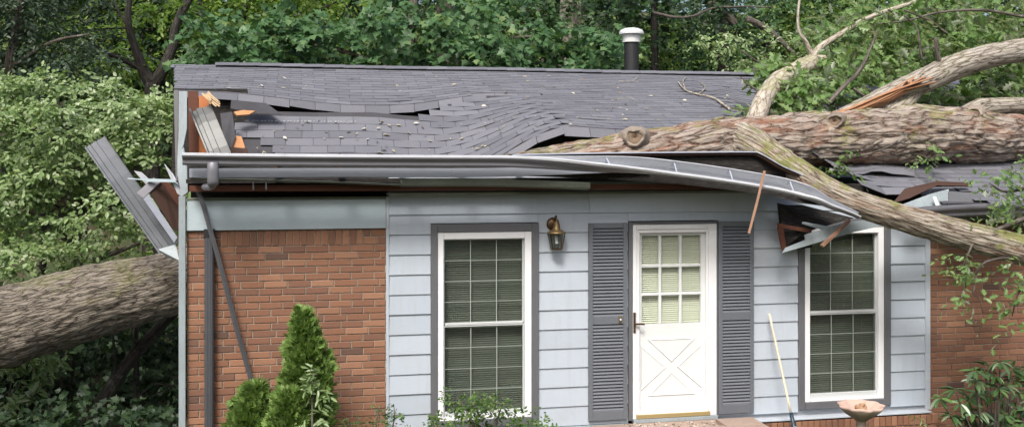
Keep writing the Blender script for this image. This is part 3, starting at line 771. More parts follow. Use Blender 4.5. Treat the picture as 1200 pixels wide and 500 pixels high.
# ridge caps: overlapping pieces, loosened from the second on
x = xleft(NR)-.02; i = 0
while x < 7.5:
    up = .0 if i < 2 else .018+.004*math.sin(i*.5); l = .32
    b = MB(); z = zR+.022+up-(.02 if i < 2 else 0); dz = .006
    for (ya, za, yb, zb) in ((yR-.155, z-.05, yR, z), (yR, z, yR+.15, z-.045)):
        b.slab([(x, ya, za), (x+l, ya, za+dz), (x+l, yb, zb+dz), (x, yb, zb)], (0,-.25 if ya < yR else .25,1), .007)
    b.build('ridge_cap', M['shingle'], deck); x += .29; i += 1
# exposed sheathing
def plate(name, pts, m, parent, t=.018, n=(0,-.6,.8), label=None):
    b = MB(); q = [Vector(p) for p in pts]; nn = (q[1]-q[0]).cross(q[2]-q[0]).normalized()
    if nn.dot(Vector((CX,CY,CAMZ))-q[0]) < 0: nn = -nn
    k = len(q); b.add(q+[p-nn*t for p in q], [tuple(range(k)), tuple(range(2*k-1,k-1,-1))]+[(i,(i+1)%k,(i+1)%k+k,i+k) for i in range(k)])
    o = b.build(name, m, parent)
    if label: o['label'] = label
    return o
plate('sheathing', [W(274,131,1.35),W(285,129,1.4),W(299,130,1.42),W(292,134,1.33),W(278,135,1.3)], M['wood_ply'], deck)
plate('sheathing', [W(272,158,1.0),W(283,160,1.02),W(287,172,.93),W(284,180,.86),W(274,180,.84)], M['wood_ply'], deck)
plate('sheathing', [W(268,172,.8),W(290,174,.8),W(292,184,.72),W(262,184,.7)], M['wood_dark'], deck)
plate('felt_scrap', [W(271,117,1.6),W(312,121,1.62),W(330,134,1.45),W(300,133,1.44),W(270,127,1.5)], M['felt'], deck, .004)
plate('felt_scrap', [W(258,133,1.3),W(272,131,1.25),W(276,160,.95),W(270,178,.8),W(262,164,.9)], M['felt'], deck, .004)
# pale nail line on the torn course
b = MB()
for i in range(34):
    px = 283+i*4.1+random.uniform(-1.2,1.2); p = posB(XRp(px), 17.15)+Vector((0,-.012,.016)); b.box(p.x-.008, p.x+random.uniform(.004,.012), p.y-.003, p.y+.003, p.z-.004, p.z+.004)
tag(b.build('nail_strip', M['alu_in'], deck), kind='stuff')

# ---- gable corner laid open
fr = M['corner']
plate('gable_trim', [W(209.5,107,.18),W(219,107,.18),W(219,150,.12),W(215,170,.1),W(208,185,.1),W(209,160,.12)], fr, house, .02)
plate('gable_trim', [W(208,183,.05),W(215,172,.05),W(219,196,.0),W(220,225,-.03),W(213,230,-.03),W(208,205,.0)], fr, house, .02)
plate('rake_edge', [W(203.5,106,.5),W(209,106,.5),W(208,212,.1),W(206,212,.1)], M['black'], house, .03)
plate('plank', [W(220,107,.5),W(232,107,.5),W(233,190,.4),W(222,190,.4)], M['wood_red'], house, .04)
plate('stud', [W(233,112,.45),W(245,114,.45),W(245,190,.4),W(233,190,.4)], M['wood_stud'], house, .05)
plate('attic_shade_sheet', [W(204,104,2.3),W(290,104,2.3),W(300,215,2.2),W(200,215,2.2)], M['dark'], house, .02)  # near-black sheet standing in for the unlit attic behind the open corner
b = MB()
for i in range(9):
    p0 = W(238+random.uniform(-2,6), 109+random.uniform(-2,4), .35); p1 = W(246+random.uniform(0,12), 117+random.uniform(0,9), .33+random.uniform(-.05,.05)); b.beam(p0, p1, .02*random.uniform(.5,1), .012)
b.build('splinters', M['wood_pale'], house)
def channel(name, p0, p1, w, label, m, fl=.06, sgn=1):
    """bent metal trim: flat face with a step and folded rims"""
    p0, p1 = Vector(p0), Vector(p1); d = (p1-p0).normalized(); view = Vector((CX,CY,CAMZ))-p0; s_ = d.cross(view).normalized()*sgn; nrm = s_.cross(d).normalized()
    if nrm.dot(view) < 0: nrm = -nrm
    prof = [(-w/2,fl*.5),(-w/2,0),(-w*.05,0),(-w*.02,.022),(w*.25,.022),(w*.28,0),(w*.46,0),(w/2,fl),(w/2+.015,fl)]
    prof = prof+[(a, c-.004) for a, c in prof[::-1]]
    b = MB(); n = 7; path = [p0.lerp(p1, i/(n-1))+nrm*.02*math.sin(i*.9) for i in range(n)]
    b.sweep(path, lambda i: [s_*a+nrm*c for a, c in prof], True)
    k = len(prof); b.f += [tuple(range(k)), tuple(range((n-1)*k, n*k))]; b.m += [0,0]
    o = b.build(name, m, None); return tag(o, label, 'debris', 'loose pieces torn from the roof edge')
channel('metal_trim', W(236,127,.42), W(259,182,.05), .20, 'grey metal trim leaning in the open roof corner', M['trim_metal'])
channel('torn_gutter', W(112,166,.55), W(199,290,.55), .21, 'torn grey gutter sticking out past the left house corner', M['torn_alu'])
t = empty('roof_corner', W(190,260,.45), 'broken red-brown eave corner hanging above the fallen trunk', 'debris', 'loose pieces torn from the roof edge')
plate('board', [W(176,226,.32),W(190,213,.36),W(211,246,.4),W(211,272,.4),W(203,268,.36)], M['wood_dark'], t, .05)
plate('board', [W(188,212,.42),W(197,213,.5),W(212,228,.5),W(212,246,.44)], M['wood_red'], t, .05)
plate('metal_cap', [W(160,226,.30),W(180,208,.34),W(188,213,.33),W(168,232,.29)], M['alu'], t, .02)
plate('metal_cap', [W(168,233,.285),W(174,227,.30),W(208,278,.34),W(204,284,.33)], M['fascia'], t, .015)
plate('metal_flap', [W(193,192,.25),W(203,204,.25),W(213,222,.2),W(216,232,.15),W(208,226,.2)], M['alu_in'], t, .006)
plate('metal_flap', [W(157,200,.38),W(166,202,.36),W(183,218,.34),W(176,222,.36)], M['alu_in'], t, .006)
b = MB(); b.beam(W(172,211,.3), W(215,212,.12), .03, .03); b.beam(W(150,209,.34), W(176,211,.3), .02, .012); b.build('lath', M['frieze'], t)
tag(plate('metal_scrap', [W(185,292,.4),W(206,286,.4),W(210,305,.3),W(194,300,.4)], M['corner'], None, .01), 'small grey-green metal scrap on top of the left trunk', 'debris', 'loose pieces torn from the roof edge')

# ------------------------------------------------------------------ eave: fascia, ledger, gutter
def wpath(pts, per=8): return [Vector(p) for p in spline([tuple(W(*p)) for p in pts], per)]
fp = wpath([(222,201.5,-.47),(400,201,-.47),(560,201,-.47),(640,199,-.46),(690,197,-.45),(760,194,-.45)], 6)
b = MB(); b.sweep(fp, lambda i: [(0,-.012,.034),(0,-.012,-.050),(0,-.004,-.056),(0,.012,-.056),(0,.012,.034)], True)
b.f += [(0,1,2,3,4), tuple(range(len(b.v)-5, len(b.v)))]; b.m += [0,0]; b.build('fascia_board', M['fascia'], house)
b = MB(); p = wpath([(222,221,-.28),(500,220,-.28),(700,219,-.28),(850,219,-.28)], 3); b.sweep(p, lambda i: [(0,-.02,.03),(0,-.02,-.028),(0,.02,-.028),(0,.02,.03)], True); b.build('ledger_board', M['wood_red'], house)
b = MB(); p = wpath([(224,209,-.42),(380,213,-.40),(470,216.5,-.38)], 3); b.sweep(p, lambda i: [(0,-.06,.004),(0,-.03,-.012),(0,.1,-.008),(0,.1,.006)], True); b.build('soffit_panel', M['soffit'], house)
b = MB(); p = wpath([(470,213,-.36),(560,213,-.36),(640,215,-.36),(690,217,-.36)], 3); b.sweep(p, lambda i: [(0,-.06,.03),(0,-.05,-.03),(0,.03,-.05),(0,.03,.03)], True); b.build('soffit_panel', M['soffit'], house)
b = MB(); b.box(XS, WXp(900,-.1), -.12, -.02, K(1.72), K(1.60)); b.build('soffit_moulding', M['soffit'], house)
b = MB(); b.box(X0+.02, WXp(930,0), -.24, .25, 2.58, 2.62); b.build('soffit_back', M['dark'], house)
b = MB(); b.box(X0+.02, WXp(930,0), .15, .2, 2.3, 2.74); b.build('eave_block', M['dark'], house)
for i in range(9):
    xx = X0+.25+i*.61; b = MB(); b.beam((xx,-.40,2.70), (xx,.14,2.74), .04, .11); b.build('rafter', M['wood_dark'], house)
for xx in (WXp(297,-.4), WXp(312,-.4)):
    b = MB(); b.box(xx-.006, xx+.006, -.44, -.41, 2.52, 2.62); b.build('hanger_bolt', M['alu'], house)
# gutter: k-shaped trough, twisted open where it was dragged down
gp_ = [(215,181,-.60),(330,182.5,-.60),(450,183.5,-.60),(560,184,-.60),(620,184,-.60),(680,184,-.61),(740,184.5,-.63),(790,189,-.66),(855,198,-.70),(915,208.5,-.74),(950,219,-.86),(975,234,-.97),(1006,249,-1.05)]
gpath = wpath(gp_, 8); n_ = len(gpath)
gprof = [(.0,.012),(.0,-.115),(-.07,-.118),(-.085,-.10),(-.088,-.07),(-.105,-.05),(-.125,-.035),(-.132,-.018),(-.132,.004),(-.126,.010),(-.112,.008),(-.112,.004),(-.124,.002),(-.126,-.016),(-.118,-.03),(-.1,-.045),(-.082,-.068),(-.078,-.098),(-.066,-.110),(.0-.006,-.108),(-.006,.012)]
def groll(i):
    px = proj(gpath[i])[0]; return R(-4)+R(62)*sm(px, 580, 800)-R(20)*sm(px, 930, 1003)
def gsc(i): px = proj(gpath[i])[0]; return 1-.14*(1-sm(px, 560, 680))+.22*sm(px, 640, 760)-.72*sm(px, 930, 1003)
def gpf(i):
    a = groll(i); k = gsc(i); c, s_ = math.cos(a), math.sin(a); return [(0, (y*c-z*s_)*k, (y*s_+z*c)*k) for y, z in gprof]
b = MB(); b.sweep(gpath, gpf, True); k = len(gprof); b.m = [1 if (f_ % k) >= 7 else 0 for f_ in range(len(b.f))]; b.f += [tuple(range(k)), tuple(range(len(b.v)-k, len(b.v)))]; b.m += [0,0]  # paler metal on the lip paints in its highlight
gut = b.build('gutter', [M['alu'], M['alu_in']], house); gut['label'] = 'grey gutter bent down to the right under the tree'
for px in (712,788,855,925):
    i = min(range(n_), key=lambda q: abs(proj(gpath[q])[0]-px)); a = groll(i); c, s_ = math.cos(a), math.sin(a)
    T_ = lambda y, z: gpath[i]+Vector((0, y*c-z*s_, y*s_+z*c))*gsc(i)
    b = MB(); b.beam(T_(-.008,-.005), T_(-.124,.006), .013, .004); b.beam(T_(-.0085,-.005), T_(-.0085,-.06), .016, .004); b.build('gutter_hanger', M['fascia'], gut)
b = MB()   # outlet elbow
ep = wpath([(249.5,190,-.70),(249.5,197,-.715),(249.5,207,-.715),(249.5,216,-.70),(247,219,-.62),(240,219,-.5)], 3); tw = .052
def eprof(i):
    return [(tw*math.cos(2*math.pi*j/12)*1.0, 0.035*math.sin(2*math.pi*j/12), 0) if i < len(ep)-6 else (tw*.6*math.cos(2*math.pi*j/12), 0, .03*math.sin(2*math.pi*j/12)) for j in range(12)]
b.sweep(ep, eprof, True); b.build('gutter_outlet', M['alu'], gut, True)
# drip edge that rides on the trunk and turns down along the fork
dp = wpath([(600,181.5,-.50),(700,179.5,-.47),(800,178.5,-.46),(875,178,-.46),(890,180,-.48),(915,194,-.56),(945,208,-.62),(960,222,-.66),(985,240,-.72)], 6)
b = MB(); b.sweep(dp, lambda i: [(0,.10,.008),(0,-.02,.006),(0,-.026,.002),(0,-.026,-.006),(0,-.022,-.006),(0,-.02,.0),(0,.10,.003)], True); b.build('drip_edge', M['fascia'], house)
dp2 = [p+Vector((0,.05,-.028)) for p in dp]
b = MB(); b.sweep(dp2, lambda i: [(0,.08,.03),(0,-.05,.03),(0,-.05,-.005),(0,.08,-.005)], True); b.build('roof_edge_board', M['wood_dark'], house)
plate('gap_shade_plate', [W(600,184,-.40),W(700,182,-.40),W(885,181,-.40),W(915,197,-.43),W(945,212,-.46),W(985,244,-.5),W(940,238,-.5),W(900,228,-.46),W(800,216,-.42),W(700,209,-.40),W(600,206,-.40)], M['dark'], house, .03)  # near-black plate painting in the shade of the gap under the drip edge
# gutter and fascia of the sunken right part
gp2 = wpath([(1040,250,-.62),(1085,243,-.60),(1140,240,-.60),(1215,238,-.60)], 5)
b = MB(); b.sweep(gp2, lambda i: [(0, y, z) for y, z in gprof], True); g2 = b.build('gutter', M['alu'], house); g2['label'] = 'gutter on the sunken right eave'
b = MB(); b.sweep([p+Vector((0,.03,-.09)) for p in gp2], lambda i: [(0,-.012,.08),(0,-.012,-.08),(0,.02,-.08),(0,.02,.08)], True); b.build('fascia_board', M['soffit'], house)
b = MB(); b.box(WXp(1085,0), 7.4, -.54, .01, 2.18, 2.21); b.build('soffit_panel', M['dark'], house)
# splintered layers where the right eave is torn
plate('roof_layer', [W(1046,238,-.30),W(1060,221,-.2),W(1098,212,-.15),W(1135,214,-.15),W(1137,218,-.2),W(1098,217,-.22),W(1066,232,-.3)], M['wood_dark'], house, .02)
plate('roof_layer', [W(1058,240,-.36),W(1090,228,-.34),W(1112,222,-.32),W(1112,238,-.36),W(1075,250,-.4)], M['corner'], house, .015)
plate('roof_layer', [W(1112,224,-.34),W(1150,226,-.36),W(1150,238,-.4),W(1112,240,-.38)], M['trim'], house, .015)
plate('roof_layer', [W(1093,230,-.42),W(1097,230,-.42),W(1101,241,-.44),W(1097,241,-.44)], M['white'], house, .008)
plate('eave_shade_sheet', [W(990,215,.12),W(1120,215,.12),W(1120,262,.12),W(990,262,.12)], M['dark'], house, .01)  # near-black sheet painting in the darkness behind the torn eave
# lifted flaps of shingle mat on the hump
def flap(pts, label=None):
    b = MB(); P = [Vector(p) for p in pts]; nx = len(P)//2; t, lo = P[:nx], P[nx:]
    vs = t+lo+[q-Vector((0,0,.008)) for q in lo]
    fs = [(i, i+1, nx+i+1, nx+i) for i in range(nx-1)]+[(nx+i, nx+i+1, 2*nx+i+1, 2*nx+i) for i in range(nx-1)]
    b.add(vs, [f[::-1] for f in fs]); o = b.build('shingle_flap', M['shingle'], deck); return o
pxs = (972,985,1000,1012,1022,1034,1046,1060,1072)
flap([W(p, y, .45) for p, y in zip(pxs, (192,193,193,192,192,192,193,195,198))]+[W(p, y, .18) for p, y in zip(pxs, (198,200,203,203,200,200,203,204,206))])
# ---- vent pipe behind the ridge
vx = WXp(740, 5.2); vz = W(740,60,5.2).z; sc = (proj((vx,5.2,vz))[2])/F
V = lambda py: W(740,py,5.2).z
b = MB(); b.lathe([(8.6*sc,V(100)),(8.6*sc,V(48))], (vx,5.2,0), 20); vp = b.build('vent_pipe', M['black'], house, True)
b = MB(); b.lathe([(10.4*sc,V(50)),(10.4*sc,V(41)),(9.6*sc,V(41)),(14.4*sc,V(40.5)),(14.4*sc,V(38.5)),(13*sc,V(35.5)),(8*sc,V(33.6)),(.001,V(33))], (vx,5.2,0), 24); b.build('cap', M['grey_cap'], vp)

# ------------------------------------------------------------------ loose debris at the right window
t = empty('broken_eave_box', W(930,285,-.3), 'splintered dark brown eave box hanging beside the right window', 'debris', 'loose pieces torn from the roof edge')
plate('board', [W(912,238,-.12),W(950,246,-.12),W(952,290,-.12),W(918,293,-.12)], M['dark'], t, .03)  # near-black colour paints in the shaded inside of the box
plate('board', [W(912,262,-.36),W(950,268,-.30),W(951,273,-.30),W(913,266,-.36)], M['wood_red'], t, .03)
plate('board', [W(912,266,-.36),W(917,262,-.35),W(922,292,-.35),W(918,294,-.36)], M['wood_red'], t, .03)
plate('board', [W(940,260,-.40),W(944,260,-.40),W(975,266,-.5),W(972,270,-.5)], M['corner'], t, .02)
plate('board', [W(918,292,-.3),W(942,272,-.26),W(975,262,-.3),W(1000,255,-.3),W(940,240,-.2),W(914,240,-.2)], M['dark'], t, .01)  # near-black sheet put where the box interior is only shade
tag(plate('broken_fascia', [W(917,296,-.48),W(921,290,-.48),W(944,281,-.5),W(943,275,-.5),W(985,262,-.55),W(1035,254,-.6),W(1035,264,-.6),W(1000,272,-.56)], M['corner'], None, .025), 'broken grey fascia board with a jagged end over the right window', 'debris', 'loose pieces torn from the roof edge')
def stick(p0, p1, w, label):
    b = MB(); p0, p1 = Vector(p0), Vector(p1); b.beam(p0, p0.lerp(p1,.5)+Vector((.004,0,0)), w, w*.6); b.beam(p0.lerp(p1,.5)+Vector((.004,0,0)), p1, w*.9, w*.6)
    return tag(b.build('wood_splinter', M['wood_stud2'], None), label, 'splinter', 'wood splinters hanging from the eave')
M['wood_stud2'] = wood('wood_splinter', (.33,.17,.105), (.48,.30,.20))
stick(W(896,200,-.86), W(877.5,273,-.80), .04, 'long red-brown splinter hanging over the bent gutter')
stick(W(995,258,-.62), W(963,288,-.66), .045, 'short pale brown splinter below the end of the bent gutter')
b = MB(); sp = wpath([(231,222,-.10),(238,240,-.11),(246,268,-.125),(258,310,-.13),(276,380,-.12),(295,447,-.10)], 5)
b.sweep(sp, lambda i: [(-.022,-.006,0),(.022,-.006,0),(.024,.004,0),(-.024,.004,0)], True); b.sweep([p+Vector((.0,-.012,0)) for p in sp], lambda i: [(-.006,-.004,0),(.006,-.004,0),(.006,.006,0),(-.006,.006,0)], True)
tag(b.build('metal_strip', M['spout'], None), 'thin dark metal strip hanging aslant across the left brick wall', 'strip')
# ------------------------------------------------------------------ the fallen tree
FT = empty('fallen_tree', W(-60,420,1.3), 'huge fallen tree lying through the house and across its roof', 'fallen tree')
def WP(l): return [(*W(a, b_, y), r) for a, b_, y, r in l]
t = Tubes()
t.add(WP([(-420,470,.9,.56),(-140,412,1.15,.48),(0,383,1.35,.44),(110,353,1.5,.40),(207,329,1.6,.37),(420,264,1.3,.36),(560,222,.8,.33),(650,202,.45,.30)]), 110, 40, .06, 3.2); t.build('trunk', M['bark_root'], FT)
t = Tubes()
t.add(WP([(600,214,.6,.30),(660,199,.42,.285),(730,187,.36,.285),(800,176,.38,.285),(850,168,.42,.30),(900,166,.46,.31),(960,163,.5,.325),(1020,160,.55,.345),(1100,157,.6,.345),(1150,160,.65,.325),(1200,161,.7,.28),(1290,166,.8,.25),(1450,170,.95,.2),(1650,165,1.1,.12),(1800,160,1.2,.04)]), 130, 42, .09, 3.4); t.build('trunk', M['bark_trunk'], FT)
t = Tubes()   # the fork that came down over the eave
t.add(WP([(830,172,.62,.16),(858,166,.42,.235),(882,172,.14,.215),(910,188,-.15,.175),(942,207,-.5,.148),(985,231,-.82,.138),(1040,250,-1.0,.140),(1110,270,-1.15,.148),(1200,293,-1.3,.158),(1290,318,-1.45,.16),(1450,362,-1.7,.12),(1620,400,-1.9,.06),(1700,415,-2,.02)]), 48, 24, .06, 5); t.build('branch', M['bark_fork'], FT)
t = Tubes()   # the upper limb that split away
t.add(WP([(985,142,.62,.13),(1020,124,.72,.14),(1050,109,.8,.145),(1078,97,.85,.155),(1110,82,.9,.16),(1145,70,.95,.155),(1180,62,1.0,.15),(1230,56,1.1,.15),(1300,60,1.2,.13),(1450,70,1.4,.09),(1600,60,1.5,.04),(1660,55,1.5,.015)]), 40, 20, .06, 5); t.build('branch', M['bark_grey'], FT)
t = Tubes()
t.add(WP([(1040,136,.62,.13),(1062,120,.76,.105),(1075,104,.85,.08)]), 24, 12, .08, 5); t.add(WP([(1120,142,.72,.12),(1150,127,.85,.12),(1200,124,1.0,.11),(1260,124,1.1,.10),(1400,118,1.3,.06),(1500,112,1.4,.02)]), 28, 12, .07, 5); t.build('branch', M['bark_grey'], FT)
t = Tubes()   # pale limb bending up over the ridge
t.add(WP([(880,156,.5,.105),(888,134,.7,.11),(897,113,.95,.11),(912,96,1.3,.12),(930,86,1.6,.125),(950,75,1.9,.12),(965,72,2.0,.085)]), 28, 12, .10, 6)
t.add(WP([(944,78,1.85,.10),(950,70,1.95,.06),(962,55,2.0,.046),(985,40,2.05,.038),(1020,20,2.1,.032),(1080,0,2.1,.026),(1110,-12,2.1,.022)]), 14, 8, .10, 6)
t.add(WP([(952,68,1.95,.036),(946,52,1.95,.028),(937,38,1.95,.022),(935,20,1.95,.02),(938,-10,1.95,.017)]), 10, 6, .1, 6)
t.build('branch', M['bark_pale'], FT)
TW_ = [[(970,122,.9,.035),(990,100,1.0,.028),(1008,82,1.1,.022),(1022,52,1.2,.016),(1028,35,1.2,.01)],[(1000,104,1.05,.02),(1012,112,1.0,.015),(1022,120,1.0,.01)],
 [(1103,82,.85,.032),(1098,62,.85,.03),(1097,45,.85,.026)],[(1110,40,1.6,.02),(1090,25,1.6,.016),(1060,12,1.6,.012)],[(1200,20,1.5,.02),(1150,12,1.6,.02),(1100,15,1.7,.015),(1060,25,1.7,.012),(1030,28,1.8,.008)],
 [(1080,70,1.2,.014),(1075,35,1.3,.012),(1060,18,1.3,.010)],[(895,110,1.0,.02),(878,100,1.2,.012),(868,90,1.3,.008)],[(960,185,.1,.02),(1010,182,.1,.014),(1040,172,.15,.010),(1052,165,.2,.006)],
 [(1210,252,-1.25,.03),(1185,262,-1.28,.026),(1162,271,-1.3,.02)],[(1190,300,-1.35,.018),(1150,310,-1.4,.012),(1140,345,-1.42,.008)],[(1140,285,-1.3,.014),(1130,310,-1.35,.01),(1132,335,-1.38,.006)],
 [(1215,215,-1.2,.02),(1180,225,-1.22,.014),(1160,215,-1.25,.008)],[(1215,330,-1.4,.02),(1195,340,-1.42,.012),(1186,370,-1.42,.006)],[(1145,345,-1.4,.004),(1150,360,-1.4,.0035),(1153,372,-1.4,.003)]]
for q in TW_: t = Tubes(); t.add(WP(q), 7, 5, .1, 8); t.build('twig', M['bark_mid'], FT)
# torn wood along the split
def shard(pts, w, m='wood_torn'):
    b = MB(); P = [Vector(W(*p)) for p in pts]
    b.sweep(spline([tuple(p) for p in P], 4), lambda i: [(0,-.01,w*(1-.6*i/12)),(0,-.03,0),(0,0,-w*(1-.6*i/12)),(0,.03,0)], True); return b
M['wood_torn'] = wood('wood_torn', (.20,.075,.035), (.60,.33,.17), .8, (5,50,50))
b = MB()
for k_ in range(15):
    u = k_/14; y_ = .50+.10*u
    q = shard([(965+30*u+random.uniform(-8,8),139-7*u-2,y_-.02),(1000+20*u,127-3*u+random.uniform(-3,4),y_-.03),(1040+14*u,112+random.uniform(-6,5),y_+.03),(1082+random.uniform(-20,14),94+random.uniform(-4,7),y_+.10)], .026); b.add(q.v, q.f)
b.build('torn_wood', M['wood_torn'], FT)
# stub cut long ago: a healed ring
def knot(px, py, Y, r, d, m, ax=None):
    c = W(px, py, Y); b = MB(); r0 = r; ax = ax or (Vector((CX,CY,CAMZ+1.2))-c)
    wob = lambda a, k: 1+.10*math.sin(2*a+1)+.03*math.sin(3*a)
    b.lathe([(r*1.6,-d*1.1),(r*1.28,-d*.45),(r*1.1,-d*.1),(r*1.0,d*.06),(r*.86,d*.08),(r*.7,-d*.12)], c, 40, ax, wob); b.v = [tuple(Vector(v)+noise.noise_vector(Vector(v)*16)*.018+noise.noise_vector(Vector(v)*45)*.008) for v in b.v]; o = b.build('knot', m, FT, True)
    h = MB(); h.lathe([(r*.78,-d*.12),(r*.5,-d*.08),(r*.3,-d*.12),(.001,-d*.3)], c, 22, ax, wob); h.build('heartwood', M['heart'], o, True)
M['heart'] = wood('heartwood', (.10,.06,.035), (.30,.22,.15))
M['knot'] = painted('knot_bark', (.30,.25,.20), .95, .4, (9,9,9), (.07,.055,.04), .9, 0, 1.0)
knot(744,161,.08,.10,.14,M['knot']); knot(978,142,.22,.085,.16,M['knot']); knot(1140,134,.42,.085,.16,M['knot'])
def put_clump(L, c, rad, ntw, tl, k, size, up=(0,0,1), out=.6, droop=.25, shell=.2, jit=.3):
    c = np.array(c); q = ball(ntw, shell); P = c+q*np.array(rad)*.85
    D = norm(q*out+rng.normal(0,.55,(ntw,3))*np.array([1,1,.5])); L.twigs(P, D, tl*rng.uniform(.6,1.3,ntw), k, size, up, droop, .75, jit)
L = Leaves('oak')
def oc(px, py, Y, rx, ry, rz, n, size=.175): put_clump(L, W(px, py, Y), (rx, ry, rz), int(n*1.25), .28, 7, size, (0,-.7,1), .4, .3, .0, .5)
for a in ((925,95,1.5,.38,.4,.22,26),(905,128,1.0,.22,.25,.14,14),(960,108,1.4,.4,.3,.2,26),(990,60,2.2,.5,.5,.4,30),(1010,100,1.5,.35,.4,.2,20),(965,30,2.6,.5,.5,.35,18),
  (1040,40,2.2,.55,.6,.45,52),(1050,85,1.7,.4,.4,.25,34),(1090,20,2.4,.6,.6,.4,50),(1100,60,1.9,.5,.5,.35,46),(1140,35,2.2,.6,.6,.45,54),(1180,20,2.4,.6,.6,.5,54),(1190,90,1.9,.5,.5,.25,36),
  (1150,100,1.6,.45,.4,.18,34),(1105,112,1.3,.35,.3,.15,24),(1030,8,2.6,.5,.5,.3,26),(945,110,1.1,.3,.3,.16,22),(915,80,1.6,.25,.3,.15,14),(985,85,1.6,.35,.3,.2,22),(1160,60,1.7,.4,.3,.2,26),(1195,110,1.3,.3,.3,.12,16),(1220,60,2.2,.5,.6,.6,44),(1075,118,1.1,.2,.2,.1,8)): oc(*a)
for a in ((1180,218,-1.2,.3,.2,.18,18,.10),(1198,245,-1.2,.2,.2,.2,10,.10),(1198,196,-1.15,.16,.2,.12,7,.09),(1132,312,-1.36,.10,.1,.2,9,.09),(1130,345,-1.38,.08,.1,.16,5,.09),(1192,325,-1.4,.12,.15,.2,10,.10),(1190,365,-1.4,.1,.1,.18,7,.10),(1090,186,.05,.2,.1,.05,7,.09),(985,190,0,.25,.1,.04,6,.09),(1155,255,-1.2,.2,.1,.1,5,.09)): oc(*a)
L.build('crown', M['lf_oak'], FT)

# ------------------------------------------------------------------ woods
def woodland(name, m, kind, nc, yr, zr, size, seed_n, pxr=(-420,1560), k=8, rad=(.9,.9,.55), tl=.5):
    L = Leaves(kind)
    for i in range(nc):
        Y = random.uniform(*yr); px = random.uniform(*pxr); x = WXp(px, Y); z = ground_h(x, Y)+random.uniform(*zr)
        put_clump(L, (x, Y, z), rad, seed_n, tl, k, size*random.uniform(.8,1.2), (0,-.35,1), .5, .3, .1, .4)
    return tag(L.build(name, m), kind='stuff')
woodland('far_woods', M['lf_wood'], 'ovate', 690, (13,24), (0,6.5), .20, 28)
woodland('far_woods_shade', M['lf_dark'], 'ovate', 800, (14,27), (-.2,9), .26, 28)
# woods on the other side of the lane, behind the camera: seen in the window glass
L = Leaves('ovate')
for i in range(260):
    x = random.uniform(-30,45); y = random.uniform(-44,-30); put_clump(L, (x, y, random.uniform(0,12)), (2.2,2.2,1.5), 22, 1.4, 6, .9, (0,.3,1), .5, .3, .1, .5)
tag(L.build('woods_across_lane', M['lf_wood']), kind='stuff')

def tree(name, label, trunk, limbs, clumps, kind, lm, bk, tl=.4, k=8, size=.12, up=(0,-.3,1), droop=.25, group=None, out=.6, jit=.3, seg=14, cat='tree'):
    p = trunk[0]; e = empty(name, (p[0], p[1], p[2]), label, cat, group)
    t = Tubes(); t.add(trunk, seg, 8, .08, 3); t.build('trunk', M[bk], e)
    if limbs:
        for l in limbs: t = Tubes(); t.add(l, 8, 5, .08, 5); t.build('limb', M[bk], e)
    L = Leaves(kind)
    for c, rad, n in clumps: put_clump(L, c, rad, n, tl, k, size, up, out, droop, .1, jit)
    L.build('crown', M[lm], e); return e
def gz(px, Y): x = WXp(px, Y); return (x, Y, ground_h(x, Y)-.1)
def wl(l): return [(*W(a, b_, y), r) for a, b_, y, r in l]
G = 'trees in the woods round the house'
# pale layered tree left of the house
cl = []
for i in range(62):
    py = 100+int(random.uniform(0,9))*27+random.uniform(-7,7); px = random.uniform(-60,195)
    if px > 150 and py > 285: continue
    Y = 3.1-(py-200)*.004+random.uniform(-.6,.8); cl.append((W(px, py, Y), (.5,.45,.045), 30))
for i in range(10): cl.append((W(random.uniform(20,205), random.uniform(110,230), random.uniform(4.4,5.2)), (.45,.45,.06), 26))
b0 = gz(70, 4.2)
tree('dogwood', 'pale green layered tree filling the left edge beside the open roof corner', [(*b0,.12),(*W(80,420,4.1),.1),(*W(95,300,4.0),.08),(*W(90,200,3.8),.06),(*W(70,120,3.7),.03)],
  [wl([(90,290,4,.05),(40,250,3.6,.035),(-20,215,3.3,.02)]), wl([(92,250,3.9,.05),(140,210,3.6,.035),(195,180,3.5,.02)]), wl([(95,310,4,.05),(150,290,3.6,.03),(195,270,3.4,.02)]), wl([(85,180,3.8,.04),(40,150,3.5,.03),(0,120,3.4,.02)])],
  cl, 'dog', 'lf_dog', 'bark_mid', .28, 9, .088, (0,-.55,1), .2, G, .5, .25)
# blue-green tree top left
cl = [(W(random.uniform(-60,110), random.uniform(-60,95), random.uniform(6.5,8)), (.7,.6,.25), 44) for i in range(26)]
tree('hazel_tree', 'dull blue-green tree in the top left corner', [(*gz(-20,7.6),.16),(*W(-10,250,7.6),.13),(*W(15,60,7.4),.09),(*W(40,-60,7.3),.05)], [wl([(12,80,7.4,.05),(60,50,7,.03),(105,40,6.8,.015)])], cl, 'ovate', 'lf_blue', 'bark_mid', .4, 8, .10, (0,-.3,1), .3, G)
# dark forked tree behind the left end of the ridge
dk = [wl([(178,100,8.6,0.122),(168,82,8.6,0.101),(158,55,8.5,0.072),(150,25,8.4,0.061),(153,-20,8.4,0.050)]), wl([(180,100,8.6,0.115),(193,78,8.6,0.101),(203,52,8.6,0.086),(206,30,8.6,0.079),(226,-10,8.6,0.072)]), wl([(168,82,8.6,0.058),(140,68,8.5,0.043),(122,60,8.5,0.032),(100,45,8.4,0.018),(82,30,8.4,0.011)]),
      wl([(165,74,8.6,0.036),(145,80,8.5,0.029),(128,72,8.4,0.014)]), wl([(150,32,8.4,0.029),(140,15,8.4,0.022),(128,-8,8.4,0.014)]), wl([(235,40,9,0.043),(234,10,9,0.043),(233,-20,9,0.036)]), wl([(272,55,9.5,0.065),(282,30,9.5,0.065),(292,-10,9.5,0.058)]), wl([(150,33,8.4,0.018),(120,34,8.3,0.014),(95,36,8.3,0.009)])]
